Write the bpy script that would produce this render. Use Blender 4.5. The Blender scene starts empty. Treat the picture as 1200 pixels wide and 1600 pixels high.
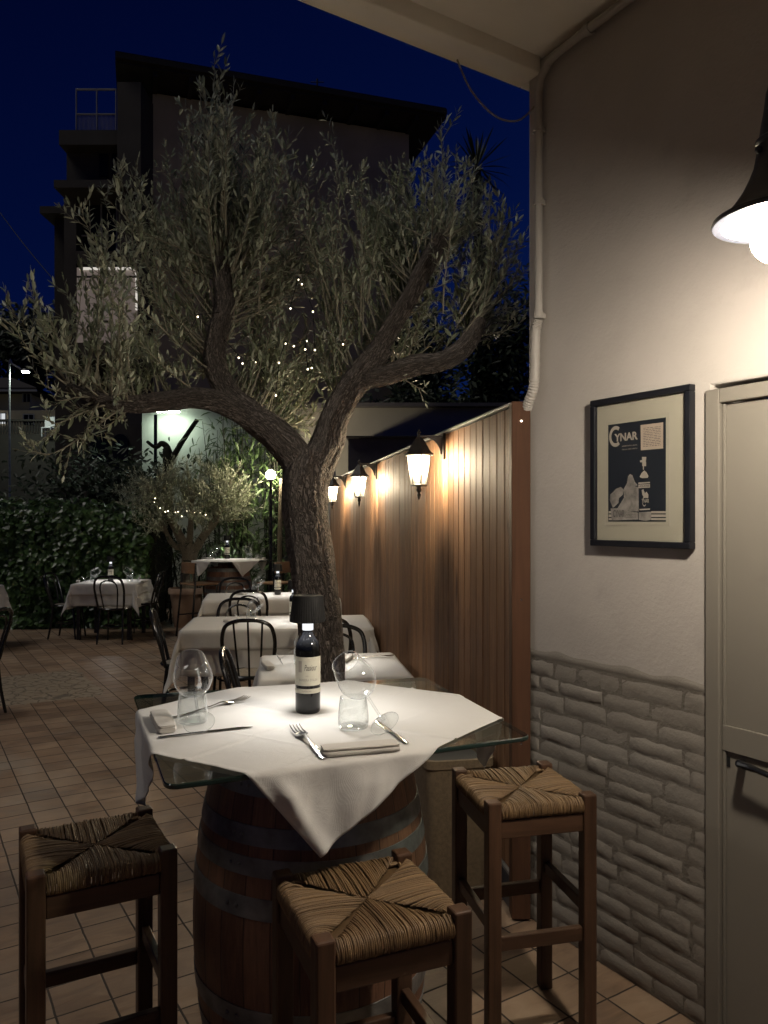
import bpy, math, random
from mathutils import Vector, Matrix, noise
R = math.radians
PI = math.pi
sc = bpy.context.scene
C = sc.collection
rng = random.Random(7)
U = rng.uniform
CAMZ = 1.62
V = Vector

def P(px, py, Y):
    return V(((px-600)/1202*Y, Y, CAMZ-(py-813)/1202*Y))

def G(px, py, z=0.0):
    Y = 1202*(CAMZ-z)/(py-813)
    return V(((px-600)/1202*Y, Y, z))

# ---------------------------------------------------------------- mesh builder
class MB:
    def __init__(s):
        s.v = []; s.f = []; s.r = []; s.t = []; s.m = []
    def add(s, vs, fs, rnd=None, tc=None, mi=0):
        b = len(s.v)
        if rnd is None: rnd = rng.random()
        s.v += [tuple(p) for p in vs]
        s.f += [tuple(b+i for i in f) for f in fs]
        s.r += [rnd]*len(vs)
        s.t += tc if tc else [(0, 0, 0)]*len(vs)
        s.m += [mi]*len(fs)
        return s
    def box(s, c, size, rz=0.0, M=None, rnd=None, mi=0):
        x, y, z = size[0]/2, size[1]/2, size[2]/2
        c = V(c)
        ro = Matrix.Rotation(rz, 3, 'Z')
        vs = []
        for k in range(8):
            p = V((x if k & 1 else -x, y if k & 2 else -y, z if k & 4 else -z))
            p = c + ro @ p
            vs.append(M @ p if M else p)
        s.add(vs, [(0, 2, 3, 1), (4, 5, 7, 6), (0, 1, 5, 4), (2, 6, 7, 3), (0, 4, 6, 2), (1, 3, 7, 5)], rnd, None, mi)
        return s
    def bar(s, a, b, w, h, up=(0, 0, 1), rnd=None):
        a = V(a); b = V(b); d = (b-a); L = d.length; d.normalize()
        up = V(up)
        if abs(d.dot(up)) > .98: up = V((0, 1, 0))
        sx = d.cross(up).normalized(); u = sx.cross(d)
        vs = []
        for q in (a, b):
            for i, j in ((-1, -1), (1, -1), (1, 1), (-1, 1)):
                vs.append(q+sx*(i*w/2)+u*(j*h/2))
        s.add(vs, [(3, 2, 1, 0), (4, 5, 6, 7), (0, 1, 5, 4), (1, 2, 6, 5), (2, 3, 7, 6), (3, 0, 4, 7)], rnd)
        return s
    def tube(s, pts, rad, n=8, cap=True, rnd=None, disp=None, closed=False):
        pts = [V(p) for p in pts]
        m = len(pts)
        if not hasattr(rad, '__len__'): rad = [rad]*m
        vs = []; tc = []; fs = []
        prev = None; Ln = 0
        for i, p in enumerate(pts):
            if closed: d = pts[(i+1) % m]-pts[i-1]
            else: d = pts[min(i+1, m-1)]-pts[max(i-1, 0)]
            if d.length < 1e-9: d = V((0, 0, 1))
            d.normalize()
            if prev is None:
                up = V((0, 0, 1)) if abs(d.z) < .9 else V((0, 1, 0))
                sx = d.cross(up).normalized()
            else:
                sx = (prev-d*prev.dot(d)).normalized()
            prev = sx
            u = d.cross(sx)
            if i: Ln += (p-pts[i-1]).length
            for k in range(n):
                a = 2*PI*k/n
                rr = rad[i]
                if disp: rr *= disp(a, Ln, i)
                vs.append(p+(sx*math.cos(a)+u*math.sin(a))*rr)
                tc.append((a, Ln, rad[i]))
        for i in range(m if closed else m-1):
            for k in range(n):
                a0 = i*n+k; a1 = i*n+(k+1) % n
                j = ((i+1) % m)*n
                fs.append((a0, a1, j+(k+1) % n, j+k))
        if cap and not closed:
            fs.append(tuple(range(n-1, -1, -1)))
            fs.append(tuple((m-1)*n+k for k in range(n)))
        s.add(vs, fs, rnd, tc)
        return s
    def lathe(s, prof, n=24, c=(0, 0, 0), M=None, a0=0.0, a1=2*PI, rnd=None, rmod=None, phase=0.0):
        full = abs(a1-a0-2*PI) < 1e-6
        k = n if full else n+1
        vs = []; fs = []; tc = []
        c = V(c)
        for i, (r, z) in enumerate(prof):
            for j in range(k):
                a = a0+(a1-a0)*j/n+phase
                rr = r*(rmod(a, z) if rmod else 1)
                p = c+V((rr*math.cos(a), rr*math.sin(a), z))
                vs.append(M @ p if M else p); tc.append((a, z, r))
        for i in range(len(prof)-1):
            for j in range(n):
                j2 = (j+1) % k
                fs.append((i*k+j, i*k+j2, (i+1)*k+j2, (i+1)*k+j))
        s.add(vs, fs, rnd, tc)
        return s
    def sphere(s, c, r, nu=12, nv=8, rnd=None):
        prof = [(max(1e-5, r*math.sin(PI*i/nv)), -r*math.cos(PI*i/nv)) for i in range(nv+1)]
        return s.lathe(prof, nu, c, rnd=rnd)
    def poly(s, pts, rnd=None, mi=0):
        s.add(pts, [tuple(range(len(pts)))], rnd, None, mi); return s
    def prism(s, pts, ext, rnd=None):
        n = len(pts); pts = [V(p) for p in pts]; ext = V(ext)
        vs = pts+[p+ext for p in pts]
        fs = [tuple(range(n-1, -1, -1)), tuple(range(n, 2*n))]
        for i in range(n):
            j = (i+1) % n
            fs.append((i, j, n+j, n+i))
        s.add(vs, fs, rnd); return s
    def leaf(s, p, d, up, L, W, fold=.25, curl=0.0, rnd=None):
        d = d.normalized()
        sx = d.cross(up)
        if sx.length < 1e-4: sx = d.cross(V((1, 0, 0)))
        sx.normalize(); u = sx.cross(d)
        w1 = W*.46; w2 = W*.42
        m1 = p+d*(.32*L)-u*(curl*.1*L); m2 = p+d*(.7*L)-u*(curl*.4*L); tip = p+d*L-u*(curl*L*.9)
        f1 = u*(w1*fold); f2 = u*(w2*fold)
        s.add([p, m1-sx*w1+f1, m1, m1+sx*w1+f1, m2-sx*w2+f2, m2, m2+sx*w2+f2, tip],
              [(0, 2, 1), (0, 3, 2), (1, 2, 5, 4), (2, 3, 6, 5), (4, 5, 7), (5, 6, 7)], rnd)
        return s
    def build(s, name, mat, parent=None, smooth=True, bevel=0.0, solid=0.0, loc=None, angle=35):
        me = bpy.data.meshes.new(name)
        me.from_pydata(s.v, [], s.f)
        at = me.attributes.new('rnd', 'FLOAT', 'POINT'); at.data.foreach_set('value', s.r)
        at = me.attributes.new('tc', 'FLOAT_VECTOR', 'POINT')
        at.data.foreach_set('vector', [x for t in s.t for x in t])
        mats = mat if isinstance(mat, (list, tuple)) else [mat]
        for m in mats: me.materials.append(m)
        if len(mats) > 1: me.polygons.foreach_set('material_index', s.m)
        me.update()
        o = bpy.data.objects.new(name, me)
        C.objects.link(o)
        if smooth:
            me.polygons.foreach_set('use_smooth', [True]*len(me.polygons))
            try: me.set_sharp_from_angle(angle=R(angle))
            except Exception: pass
        if solid:
            m = o.modifiers.new('s', 'SOLIDIFY'); m.thickness = solid; m.offset = 0
        if bevel:
            m = o.modifiers.new('b', 'BEVEL'); m.width = bevel; m.segments = 2; m.limit_method = 'ANGLE'; m.angle_limit = R(40)
        if parent: o.parent = parent
        if loc is not None: o.location = loc
        return o

def path(pts, n=8):
    """Catmull-Rom through pts (tuples of any length)."""
    k = len(pts[0]); out = []
    for i in range(len(pts)-1):
        p0 = pts[max(i-1, 0)]; p1 = pts[i]; p2 = pts[i+1]; p3 = pts[min(i+2, len(pts)-1)]
        for j in range(n):
            t = j/n
            out.append(tuple(.5*((2*p1[c])+(-p0[c]+p2[c])*t+(2*p0[c]-5*p1[c]+4*p2[c]-p3[c])*t*t+(-p0[c]+3*p1[c]-3*p2[c]+p3[c])*t**3) for c in range(k)))
    out.append(tuple(pts[-1]))
    return out

def tag(o, label=None, cat=None, group=None, kind=None):
    if label: o['label'] = label
    if cat: o['category'] = cat
    if group: o['group'] = group
    if kind: o['kind'] = kind
    return o

def thing(name, label, cat, loc=(0, 0, 0), rz=0.0, group=None):
    o = bpy.data.objects.new(name, None); C.objects.link(o)
    o.empty_display_size = .1
    o.location = loc; o.rotation_euler = (0, 0, rz)
    return tag(o, label, cat, group)

def dup(root, loc, rz=0.0, label=None, group=None):
    def cp(o, par):
        c = o.copy(); C.objects.link(c)
        if par: c.parent = par
        for ch in o.children: cp(ch, c)
        return c
    c = cp(root, None)
    c.location = loc; c.rotation_euler = (0, 0, rz)
    if label: c['label'] = label
    if group: c['group'] = group
    return c

# ---------------------------------------------------------------- materials
class NT:
    def __init__(s, name):
        s.mat = bpy.data.materials.new(name); s.mat.use_nodes = True
        s.t = s.mat.node_tree; s.t.nodes.clear()
        s.out = s.t.nodes.new('ShaderNodeOutputMaterial')
    def n(s, ty, ins=None, **props):
        nd = s.t.nodes.new('ShaderNode'+ty)
        for k, v in props.items(): setattr(nd, k, v)
        for k, v in (ins or {}).items():
            s.set(nd.inputs[k], v)
        return nd
    def set(s, sock, v):
        if isinstance(v, bpy.types.NodeSocket): s.t.links.new(v, sock)
        elif isinstance(v, (tuple, list)) and len(v) == 3 and sock.type == 'RGBA': sock.default_value = (*v, 1)
        else: sock.default_value = v
    def math(s, op, a, b=0.0, c=0.0, clamp=False):
        nd = s.n('Math', {0: a, 1: b, 2: c}, operation=op, use_clamp=clamp); return nd.outputs[0]
    def mix(s, fac, a, b, blend='MIX'):
        nd = s.t.nodes.new('ShaderNodeMix'); nd.data_type = 'RGBA'; nd.blend_type = blend
        s.set(nd.inputs[0], fac); s.set(nd.inputs[6], a); s.set(nd.inputs[7], b); return nd.outputs[2]
    def obj(s): return s.n('TexCoord').outputs['Object']
    def attr(s, name, o='Fac'): return s.n('Attribute', attribute_name=name).outputs[o]
    def mapv(s, vec, scale=(1, 1, 1), rot=(0, 0, 0), loc=(0, 0, 0)):
        return s.n('Mapping', {'Vector': vec, 'Scale': scale, 'Rotation': rot, 'Location': loc}).outputs[0]
    def noise(s, vec, scale=5, detail=4, rough=.55, dist=0.0):
        return s.n('TexNoise', {'Vector': vec, 'Scale': scale, 'Detail': detail, 'Roughness': rough, 'Distortion': dist}).outputs['Fac']
    def ramp(s, fac, stops):
        nd = s.n('ValToRGB', {'Fac': fac}); e = nd.color_ramp.elements
        while len(e) < len(stops): e.new(.5)
        for el, (p, c) in zip(e, stops):
            el.position = p; el.color = (*c, 1) if len(c) == 3 else c
        return nd.outputs[0]
    def rng(s, fac, a, b, c=0.0, d=1.0):
        return s.n('MapRange', {0: fac, 1: a, 2: b, 3: c, 4: d}).outputs[0]
    def bump(s, h, strength=.3, dist=.01):
        return s.n('Bump', {'Height': h, 'Strength': strength, 'Distance': dist}).outputs[0]
    def pbr(s, **k):
        names = {'base': 'Base Color', 'rough': 'Roughness', 'metal': 'Metallic', 'normal': 'Normal', 'spec': 'Specular IOR Level',
                 'coat': 'Coat Weight', 'coatr': 'Coat Roughness', 'emit': 'Emission Color', 'emits': 'Emission Strength', 'sheen': 'Sheen Weight', 'sub': 'Subsurface Weight', 'trans': 'Transmission Weight', 'ior': 'IOR'}
        b = s.n('BsdfPrincipled', {names[a]: v for a, v in k.items()})
        s.t.links.new(b.outputs[0], s.out.inputs[0]); return s.mat
    def surf(s, sock): s.t.links.new(sock, s.out.inputs[0]); return s.mat

def pm(name, c1, c2=None, scale=6, stretch=(1, 1, 1), rough=.5, rough2=None, bump=0.0, bscale=40, bdist=.004, metal=0, spec=.5, coat=0.0, rndmix=0.0, detail=5, dist=0.0):
    t = NT(name); v = t.mapv(t.obj(), stretch)
    f = t.rng(t.noise(v, scale, detail, dist=dist), .3, .7)
    col = t.mix(f, c1, c2 or c1)
    if rndmix:
        col = t.mix(1.0, col, t.mix(t.attr('rnd'), (1-rndmix,)*3, (1+rndmix,)*3), 'MULTIPLY')
    k = dict(base=col, metal=metal, spec=spec, coat=coat)
    k['rough'] = t.rng(f, 0, 1, rough, rough2) if rough2 is not None else rough
    if bump: k['normal'] = t.bump(t.noise(v, bscale, 4), bump, bdist)
    return t.pbr(**k)

def emit(name, col, strength):
    t = NT(name); e = t.n('Emission', {'Color': (*col, 1), 'Strength': strength})
    return t.surf(e.outputs[0])

def thin_glass(name, tint=(.97, .98, .98), refl=.06, edge=1.0, power=2.2, rough=0.0, lit=.0):
    """thin clear glass; lit = how much the thick rims catch light as a soft white line"""
    t = NT(name)
    lw = t.n('LayerWeight', {'Blend': .5}).outputs['Facing']
    f = t.math('MULTIPLY_ADD', t.math('POWER', lw, power), edge-refl, refl, clamp=True)
    tr = t.n('BsdfTransparent', {'Color': (*tint, 1)}); gl = t.n('BsdfGlossy', {'Color': (.95, .97, .97, 1), 'Roughness': rough})
    sh = gl.outputs[0]
    if lit:
        df = t.n('BsdfDiffuse', {'Color': (.85, .86, .86, 1)}); tl = t.n('BsdfTranslucent', {'Color': (.85, .86, .86, 1)})
        d2 = t.n('MixShader', {0: .5, 1: df.outputs[0], 2: tl.outputs[0]})  # white body colour mixed in at grazing angles stands for edge highlights
        sh = t.n('MixShader', {0: t.math('MULTIPLY', t.math('POWER', lw, 2.0), lit), 1: gl.outputs[0], 2: d2.outputs[0]}).outputs[0]
    return t.surf(t.n('MixShader', {0: f, 1: tr.outputs[0], 2: sh}).outputs[0])

def wood(name, c1, c2, axis='Z', rough=.45, scale=9, rnd=.12, bump=.15, coat=0.0, spec=.4):
    st = {'Z': (1, 1, .06), 'X': (.06, 1, 1), 'Y': (1, .06, 1)}[axis]
    t = NT(name); o = t.obj()
    r = t.attr('rnd')
    off = t.n('CombineXYZ', {0: t.math('MULTIPLY', r, 13.7), 1: t.math('MULTIPLY', r, 7.1), 2: t.math('MULTIPLY', r, 3.3)}).outputs[0]
    v = t.mapv(t.n('VectorMath', {0: o, 1: off}, operation='ADD').outputs[0], st)
    g = t.noise(v, scale*4, 6, .65, .8)
    g2 = t.noise(o, 3, 3)
    f = t.rng(t.math('ADD', g, t.math('MULTIPLY', g2, .4)), .45, .95)
    col = t.mix(f, c1, c2)
    col = t.mix(1.0, col, t.mix(r, (1-rnd,)*3, (1+rnd,)*3), 'MULTIPLY')
    return t.pbr(base=col, rough=t.rng(g, .2, .8, rough-.1, rough+.15), normal=t.bump(g, bump, .002), coat=coat, spec=spec)

MAT = {}
def leaf_mat(name, top, under, vary=.35, rough=.5, trl=.15):
    t = NT(name)
    back = t.n('NewGeometry').outputs['Backfacing']
    r = t.attr('rnd')
    col = t.mix(back, top, under)
    col = t.mix(1.0, col, t.mix(r, (1-vary,)*3, (1+vary,)*3), 'MULTIPLY')
    b = t.n('BsdfPrincipled', {'Base Color': col, 'Roughness': rough, 'Specular IOR Level': .4})
    tr = t.n('BsdfTranslucent', {'Color': col})
    return t.surf(t.n('MixShader', {0: trl, 1: b.outputs[0], 2: tr.outputs[0]}).outputs[0])

MAT['olive_leaf'] = leaf_mat('olive_leaf', (.22, .25, .155), (.405, .435, .325), .35, .42)
MAT['ivy_leaf'] = leaf_mat('ivy_leaf', (.06, .11, .035), (.10, .15, .065), .6, .3)
MAT['bamboo_leaf'] = leaf_mat('bamboo_leaf', (.085, .14, .055), (.13, .17, .09), .45, .4)
MAT['dark_leaf'] = leaf_mat('dark_leaf', (.03, .045, .02), (.05, .06, .035), .4)
MAT['twig'] = pm('twig', (.30, .28, .20), (.19, .175, .125), 20, rough=.8)
MAT['black_metal'] = pm('black_metal', (.006, .006, .007), (.010, .010, .010), 12, rough=.16, rough2=.3, spec=.6)
MAT['lantern_metal'] = pm('lantern_metal', (.03, .028, .026), (.06, .055, .05), 20, rough=.45, rough2=.6, bump=.1, bscale=90, metal=.4)
MAT['grey_metal'] = pm('grey_metal', (.38, .38, .37), (.25, .25, .25), 8, rough=.4, rough2=.55, metal=.7)
MAT['steel'] = pm('steel', (.75, .75, .74), (.6, .6, .6), 8, rough=.14, rough2=.22, metal=1)
MAT['hoop_steel'] = pm('hoop_steel', (.24, .25, .25), (.12, .118, .115), 14, rough=.38, rough2=.65, metal=.5, bump=.2, bscale=60)
MAT['glass'] = thin_glass('clear_glass', lit=.55, power=2.6)
MAT['glass_rim'] = thin_glass('glass_rim', refl=.35, lit=.9, power=1.2)
MAT['table_glass'] = thin_glass('table_glass', (.80, .86, .83), .06, .9, 4.0)
MAT['pane'] = thin_glass('window_pane', (.5, .55, .6), .1, .9)
MAT['glass_edge'] = pm('glass_edge', (.012, .03, .025), (.006, .015, .013), 4, rough=.08, spec=.8)
MAT['white_plastic'] = pm('white_plastic', (.8, .8, .79), rough=.4)
MAT['wood_dark'] = wood('stool_wood_upright', (.034, .018, .010), (.092, .047, .026), 'Z', .4)
MAT['wood_dark_x'] = wood('stool_wood_rail', (.034, .018, .010), (.092, .047, .026), 'X', .4)
MAT['wood_dark_y'] = wood('stool_wood_rail_cross', (.034, .018, .010), (.092, .047, .026), 'Y', .4)

def cloth_mat(name, c=(.72, .705, .675)):
    t = NT(name); o = t.obj()
    v1 = t.n('TexWave', {'Vector': o, 'Scale': 260.0, 'Distortion': 1.5, 'Detail': 2.0}, bands_direction='X').outputs['Fac']
    v2 = t.n('TexWave', {'Vector': o, 'Scale': 260.0, 'Distortion': 1.5, 'Detail': 2.0}, bands_direction='Y').outputs['Fac']
    big = t.noise(o, 7, 4)
    wr = t.noise(t.mapv(o, (1, 1, 1)), 16, 5, .6, 1.6)
    h = t.math('ADD', t.math('MULTIPLY', t.math('ADD', v1, v2), .12), t.math('ADD', t.math('MULTIPLY', big, 1.6), t.math('MULTIPLY', wr, 1.3)))
    col = t.mix(t.rng(t.noise(o, 3, 3), .3, .7), c, tuple(x*.93 for x in c))
    nor = t.bump(h, .35, .004)
    d = t.n('BsdfPrincipled', {'Base Color': col, 'Roughness': .85, 'Sheen Weight': .15, 'Normal': nor, 'Specular IOR Level': .25})
    tr = t.n('BsdfTranslucent', {'Color': col, 'Normal': nor})
    return t.surf(t.n('MixShader', {0: .28, 1: d.outputs[0], 2: tr.outputs[0]}).outputs[0])
MAT['cloth'] = cloth_mat('white_table_linen')
MAT['napkin'] = cloth_mat('napkin_linen', (.62, .59, .54))

def straw_mat():
    t = NT('rush_straw'); r = t.attr('rnd'); tc = t.attr('tc', 'Vector')
    v = t.mapv(tc, (1.5, 22, 1))
    n1 = t.noise(v, 3, 4)
    f = t.math('ADD', t.math('MULTIPLY', r, .55), t.math('MULTIPLY', n1, .55), clamp=True)
    col = t.ramp(f, [(.12, (.035, .019, .008)), (.5, (.125, .074, .032)), (1.0, (.30, .19, .09))])
    return t.pbr(base=col, rough=.5, normal=t.bump(t.noise(t.mapv(tc, (6, 6, 1)), 8, 3), .5, .002))
MAT['straw'] = straw_mat()

def bark_mat(name, lo, hi):
    t = NT(name); tc = t.attr('tc', 'Vector')
    s = t.n('SeparateXYZ', {0: tc})
    a = s.outputs[0]
    v = t.n('CombineXYZ', {0: t.math('MULTIPLY', t.math('SINE', a), 1.0), 1: t.math('MULTIPLY', t.math('COSINE', a), 1.0), 2: t.math('MULTIPLY', s.outputs[1], 3.6)}).outputs[0]
    w = t.noise(v, 2.5, 3)
    v2 = t.n('VectorMath', {0: v, 1: t.n('CombineXYZ', {0: w, 1: w, 2: w}).outputs[0]}, operation='ADD').outputs[0]
    vo = t.n('TexVoronoi', {'Vector': t.mapv(v2, (1, 1, .40)), 'Scale': 8.5}, feature='DISTANCE_TO_EDGE').outputs['Distance']
    n2 = t.noise(v2, 14, 6, .7)
    crack = t.rng(vo, 0, .22)
    h = t.math('ADD', t.math('MULTIPLY', crack, .9), t.math('MULTIPLY', n2, .6))
    f = t.math('MULTIPLY', t.math('ADD', t.math('MULTIPLY', crack, .55), t.math('MULTIPLY', n2, .55)), 1.0, clamp=True)
    col = t.mix(f, lo, hi)
    return t.pbr(base=col, rough=.85, spec=.2, normal=t.bump(h, 1.0, .02))
MAT['bark'] = bark_mat('olive_bark', (.03, .026, .023), (.30, .26, .225))
MAT['bark_pale'] = bark_mat('young_olive_bark', (.16, .13, .09), (.42, .36, .26))

def plaster(name, c, bump=.3, scale=60, var=.08, dist=.006):
    t = NT(name); o = t.obj()
    n1 = t.noise(o, 1.3, 5); n2 = t.noise(o, scale, 5, .6); n3 = t.noise(o, 9, 4)
    col = t.mix(t.rng(n1, .3, .7), tuple(x*(1-var) for x in c), tuple(min(1, x*(1+var)) for x in c))
    col = t.mix(t.rng(t.noise(o, 4, 6, .7), .58, .75, 0, .35), col, tuple(x*.72 for x in c))
    h = t.math('ADD', t.math('MULTIPLY', n2, .5), n3)
    return t.pbr(base=col, rough=.75, spec=.3, normal=t.bump(h, bump, dist))
MAT['plaster'] = plaster('wall_plaster', (.40, .37, .335), .5, 75, .12)
MAT['brick_paint'] = plaster('painted_brick', (.215, .195, .167), .5, 60, .14, .009)
MAT['ceiling'] = plaster('porch_ceiling_paint', (.82, .78, .69), .25, 30, .1)

def tile_mat():
    t = NT('terracotta_tiles'); o = t.obj()
    s = t.n('SeparateXYZ', {0: o})
    X, Y = s.outputs[0], s.outputs[1]
    S = .1775
    p = t.math('ADD', t.math('MULTIPLY', X, .848), t.math('MULTIPLY', Y, .53))
    q = t.math('ADD', t.math('MULTIPLY', X, -.53), t.math('MULTIPLY', Y, .848))
    wob = t.math('MULTIPLY', t.math('SUBTRACT', t.noise(o, 9, 3), .5), .006)
    pu = t.math('DIVIDE', t.math('SUBTRACT', t.math('ADD', p, wob), .60), S)
    qu = t.math('DIVIDE', t.math('SUBTRACT', t.math('ADD', q, wob), 3.405), S)
    fp = t.math('FRACT', pu); fq = t.math('FRACT', qu)
    def edge(f):
        return t.math('MULTIPLY', t.math('MINIMUM', f, t.math('SUBTRACT', 1.0, f)), S)
    # the joints run deeper and wider along one direction
    ep = t.math('SUBTRACT', edge(fp), .0005)
    e = t.math('MINIMUM', ep, t.math('SUBTRACT', edge(fq), .0002))
    grout = t.rng(e, .0022, .0042, 1, 0)
    cell = t.n('CombineXYZ', {0: t.math('FLOOR', pu), 1: t.math('FLOOR', qu)}).outputs[0]
    wn = t.n('TexWhiteNoise', {'Vector': cell}, noise_dimensions='3D')
    r = wn.outputs['Value']
    local = t.n('CombineXYZ', {0: t.math('MULTIPLY', p, 3.0), 1: t.math('MULTIPLY', q, 9.0), 2: t.math('MULTIPLY', r, 20.0)}).outputs[0]
    streak = t.noise(local, 1.6, 6, .62, .9)
    blot = t.noise(o, 3.2, 5, .6)
    tile = t.ramp(t.math('ADD', t.math('MULTIPLY', streak, .75), t.math('MULTIPLY', r, .28)), [(.22, (.13, .080, .050)), (.5, (.29, .196, .126)), (.8, (.40, .296, .205))])
    tile = t.mix(t.rng(blot, .35, .7), tile, t.mix(.45, tile, (.15, .115, .09)))
    col = t.mix(grout, tile, (.035, .026, .02))
    # inlay of crazy paving
    inl = t.math('MULTIPLY', t.math('LESS_THAN', t.math('ADD', p, t.math('MULTIPLY', wob, 30.0)), 1.6),
                 t.math('MULTIPLY', t.math('GREATER_THAN', t.math('ADD', q, t.math('MULTIPLY', wob, 30.0)), 7.42), t.math('LESS_THAN', q, 8.85)))
    vd = t.n('TexVoronoi', {'Vector': t.n('VectorMath', {0: o, 1: t.n('CombineXYZ', {0: t.math('MULTIPLY', wob, 25.0), 1: t.math('MULTIPLY', wob, -22.0)}).outputs[0]}, operation='ADD').outputs[0], 'Scale': 7.5}, feature='DISTANCE_TO_EDGE').outputs['Distance']
    vc = t.n('TexVoronoi', {'Vector': o, 'Scale': 7.5}).outputs['Color']
    gap = t.rng(vd, .015, .07, 1, 0)
    stone = t.mix(t.rng(t.noise(o, 14, 5), .3, .7), (.24, .19, .135), (.34, .28, .205))
    paving = t.mix(gap, stone, (.12, .10, .075))
    col = t.mix(inl, col, paving)
    gg = t.mix(inl, grout, gap)
    h = t.math('ADD', t.math('MULTIPLY', t.math('SUBTRACT', 1.0, gg), 1.2), t.math('ADD', t.math('MULTIPLY', streak, .9), t.math('MULTIPLY', r, .6)))
    ro = t.math('ADD', t.rng(streak, .3, .7, .30, .52), t.math('MULTIPLY', gg, .4), clamp=True)
    return t.pbr(base=col, rough=ro, spec=.5, normal=t.bump(h, .5, .006))
MAT['tiles'] = tile_mat()
MAT['ground'] = pm('far_ground', (.05, .05, .045), (.03, .03, .028), .6, rough=.9)

def fence_mat():
    t = NT('stained_pine_boards'); o = t.obj(); r = t.attr('rnd')
    off = t.n('CombineXYZ', {0: t.math('MULTIPLY', r, 23.7), 1: t.math('MULTIPLY', r, 17.1), 2: t.math('MULTIPLY', r, 9.3)}).outputs[0]
    pv = t.n('VectorMath', {0: o, 1: off}, operation='ADD').outputs[0]
    kn = t.n('TexVoronoi', {'Vector': t.mapv(pv, (7, 7, 1.5)), 'Scale': 1.0, 'Randomness': 1.0}).outputs['Distance']
    knot = t.rng(kn, .07, .17, 1, 0)
    halo = t.rng(kn, .05, .45, 1, 0)
    v = t.mapv(pv, (1, 1, .05))
    warp = t.n('VectorMath', {0: v, 1: t.n('CombineXYZ', {0: t.math('MULTIPLY', halo, .035), 1: t.math('MULTIPLY', halo, .035), 2: 0.0}).outputs[0]}, operation='ADD').outputs[0]
    g = t.noise(warp, 42, 5, .6, 1.0); g2 = t.noise(warp, 150, 3, .6)
    f = t.rng(t.math('ADD', t.math('MULTIPLY', g, .8), t.math('MULTIPLY', g2, .25)), .35, .72)
    col = t.mix(f, (.125, .060, .030), (.285, .162, .088))
    col = t.mix(1.0, col, t.mix(r, (.72, .7, .68), (1.22, 1.2, 1.18)), 'MULTIPLY')
    col = t.mix(knot, col, (.06, .022, .01))
    wear = t.rng(t.noise(t.mapv(o, (3, 3, .35)), 5, 5, .7), .62, .8, 0, .3)
    col = t.mix(wear, col, (.34, .24, .16))
    return t.pbr(base=col, rough=t.rng(g, .2, .8, .55, .75), spec=.25, normal=t.bump(t.math('ADD', g, t.math('MULTIPLY', knot, .6)), .25, .003))
MAT['fence'] = fence_mat()
MAT['fence_post'] = wood('redwood_post', (.050, .024, .014), (.105, .052, .030), 'Z', .7, 7, .05, spec=.12)

def barrel_mat():
    t = NT('oak_staves'); tc = t.attr('tc', 'Vector'); s = t.n('SeparateXYZ', {0: tc})
    a = t.math('MULTIPLY', s.outputs[0], 28/(2*PI)); fr = t.math('FRACT', a)
    gap = t.rng(t.math('MINIMUM', fr, t.math('SUBTRACT', 1.0, fr)), .0, .035, 1, 0)
    idr = t.n('TexWhiteNoise', {'W': t.math('FLOOR', a)}, noise_dimensions='1D').outputs['Value']
    v = t.n('CombineXYZ', {0: t.math('MULTIPLY', s.outputs[0], 6.0), 1: t.math('MULTIPLY', s.outputs[1], 1.5), 2: t.math('MULTIPLY', idr, 30.0)}).outputs[0]
    g = t.noise(v, 6, 6, .65, .5)
    col = t.mix(t.rng(t.math('ADD', g, t.math('MULTIPLY', idr, .25)), .35, .9), (.095, .045, .028), (.25, .125, .072))
    stain = t.rng(t.noise(t.n('CombineXYZ', {0: t.math('MULTIPLY', s.outputs[0], 3.0), 1: t.math('MULTIPLY', s.outputs[1], 2.0), 2: 3.0}).outputs[0], 3, 5, .7), .55, .75, 0, .7)
    col = t.mix(stain, col, (.045, .02, .016))
    col = t.mix(gap, col, (.015, .008, .006))
    return t.pbr(base=col, rough=t.rng(g, .2, .8, .4, .6), normal=t.bump(t.math('SUBTRACT', g, t.math('MULTIPLY', gap, 1.5)), .3, .004))
MAT['barrel'] = barrel_mat()
MAT['bottle_glass'] = pm('bottle_glass', (.003, .0035, .004), (.005, .005, .006), 5, rough=.06, spec=.45)
MAT['label_paper'] = pm('label_paper', (.66, .64, .53), (.60, .58, .48), 30, rough=.6)
MAT['ink'] = pm('label_ink', (.10, .09, .08), rough=.7)
MAT['ink_pale'] = pm('label_ink_pale', (.36, .32, .28), (.42, .38, .32), 60, rough=.7)
MAT['shade_black'] = pm('lampshade_black', (.008, .008, .008), (.014, .014, .014), 60, rough=.7, spec=.3)
MAT['led'] = emit('table_lamp_led', (1.0, .965, .915), 152.0)
MAT['led_collar'] = emit('table_lamp_diffuser', (.95, .97, 1.0), .55)
MAT['bulb_warm'] = emit('wall_lamp_bulb', (1.0, .88, .73), 380.0)
MAT['bulb_lantern'] = emit('lantern_bulb', (1.0, .85, .62), 690.0)
MAT['bulb_globe'] = emit('globe_bulb', (1.0, .86, .62), 170.0)
MAT['fairy'] = emit('fairy_light', (1.0, .86, .58), 4.5)
MAT['flood'] = emit('flood_light', (.82, 1.0, .86), 70.0)
MAT['street'] = emit('street_light_glow', (.85, 1.0, .88), 160.0)
# ================================================================ SETTING: floor, ground
m = MB(); m.box((0, 5, -.05), (40, 26, .1)); fl = m.build('patio_floor', MAT['tiles'], smooth=False); tag(fl, kind='structure')
m = MB(); m.box((0, 150, -.16), (900, 700, .1)); g_ = m.build('ground', MAT['ground'], smooth=False); tag(g_, kind='structure')

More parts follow.
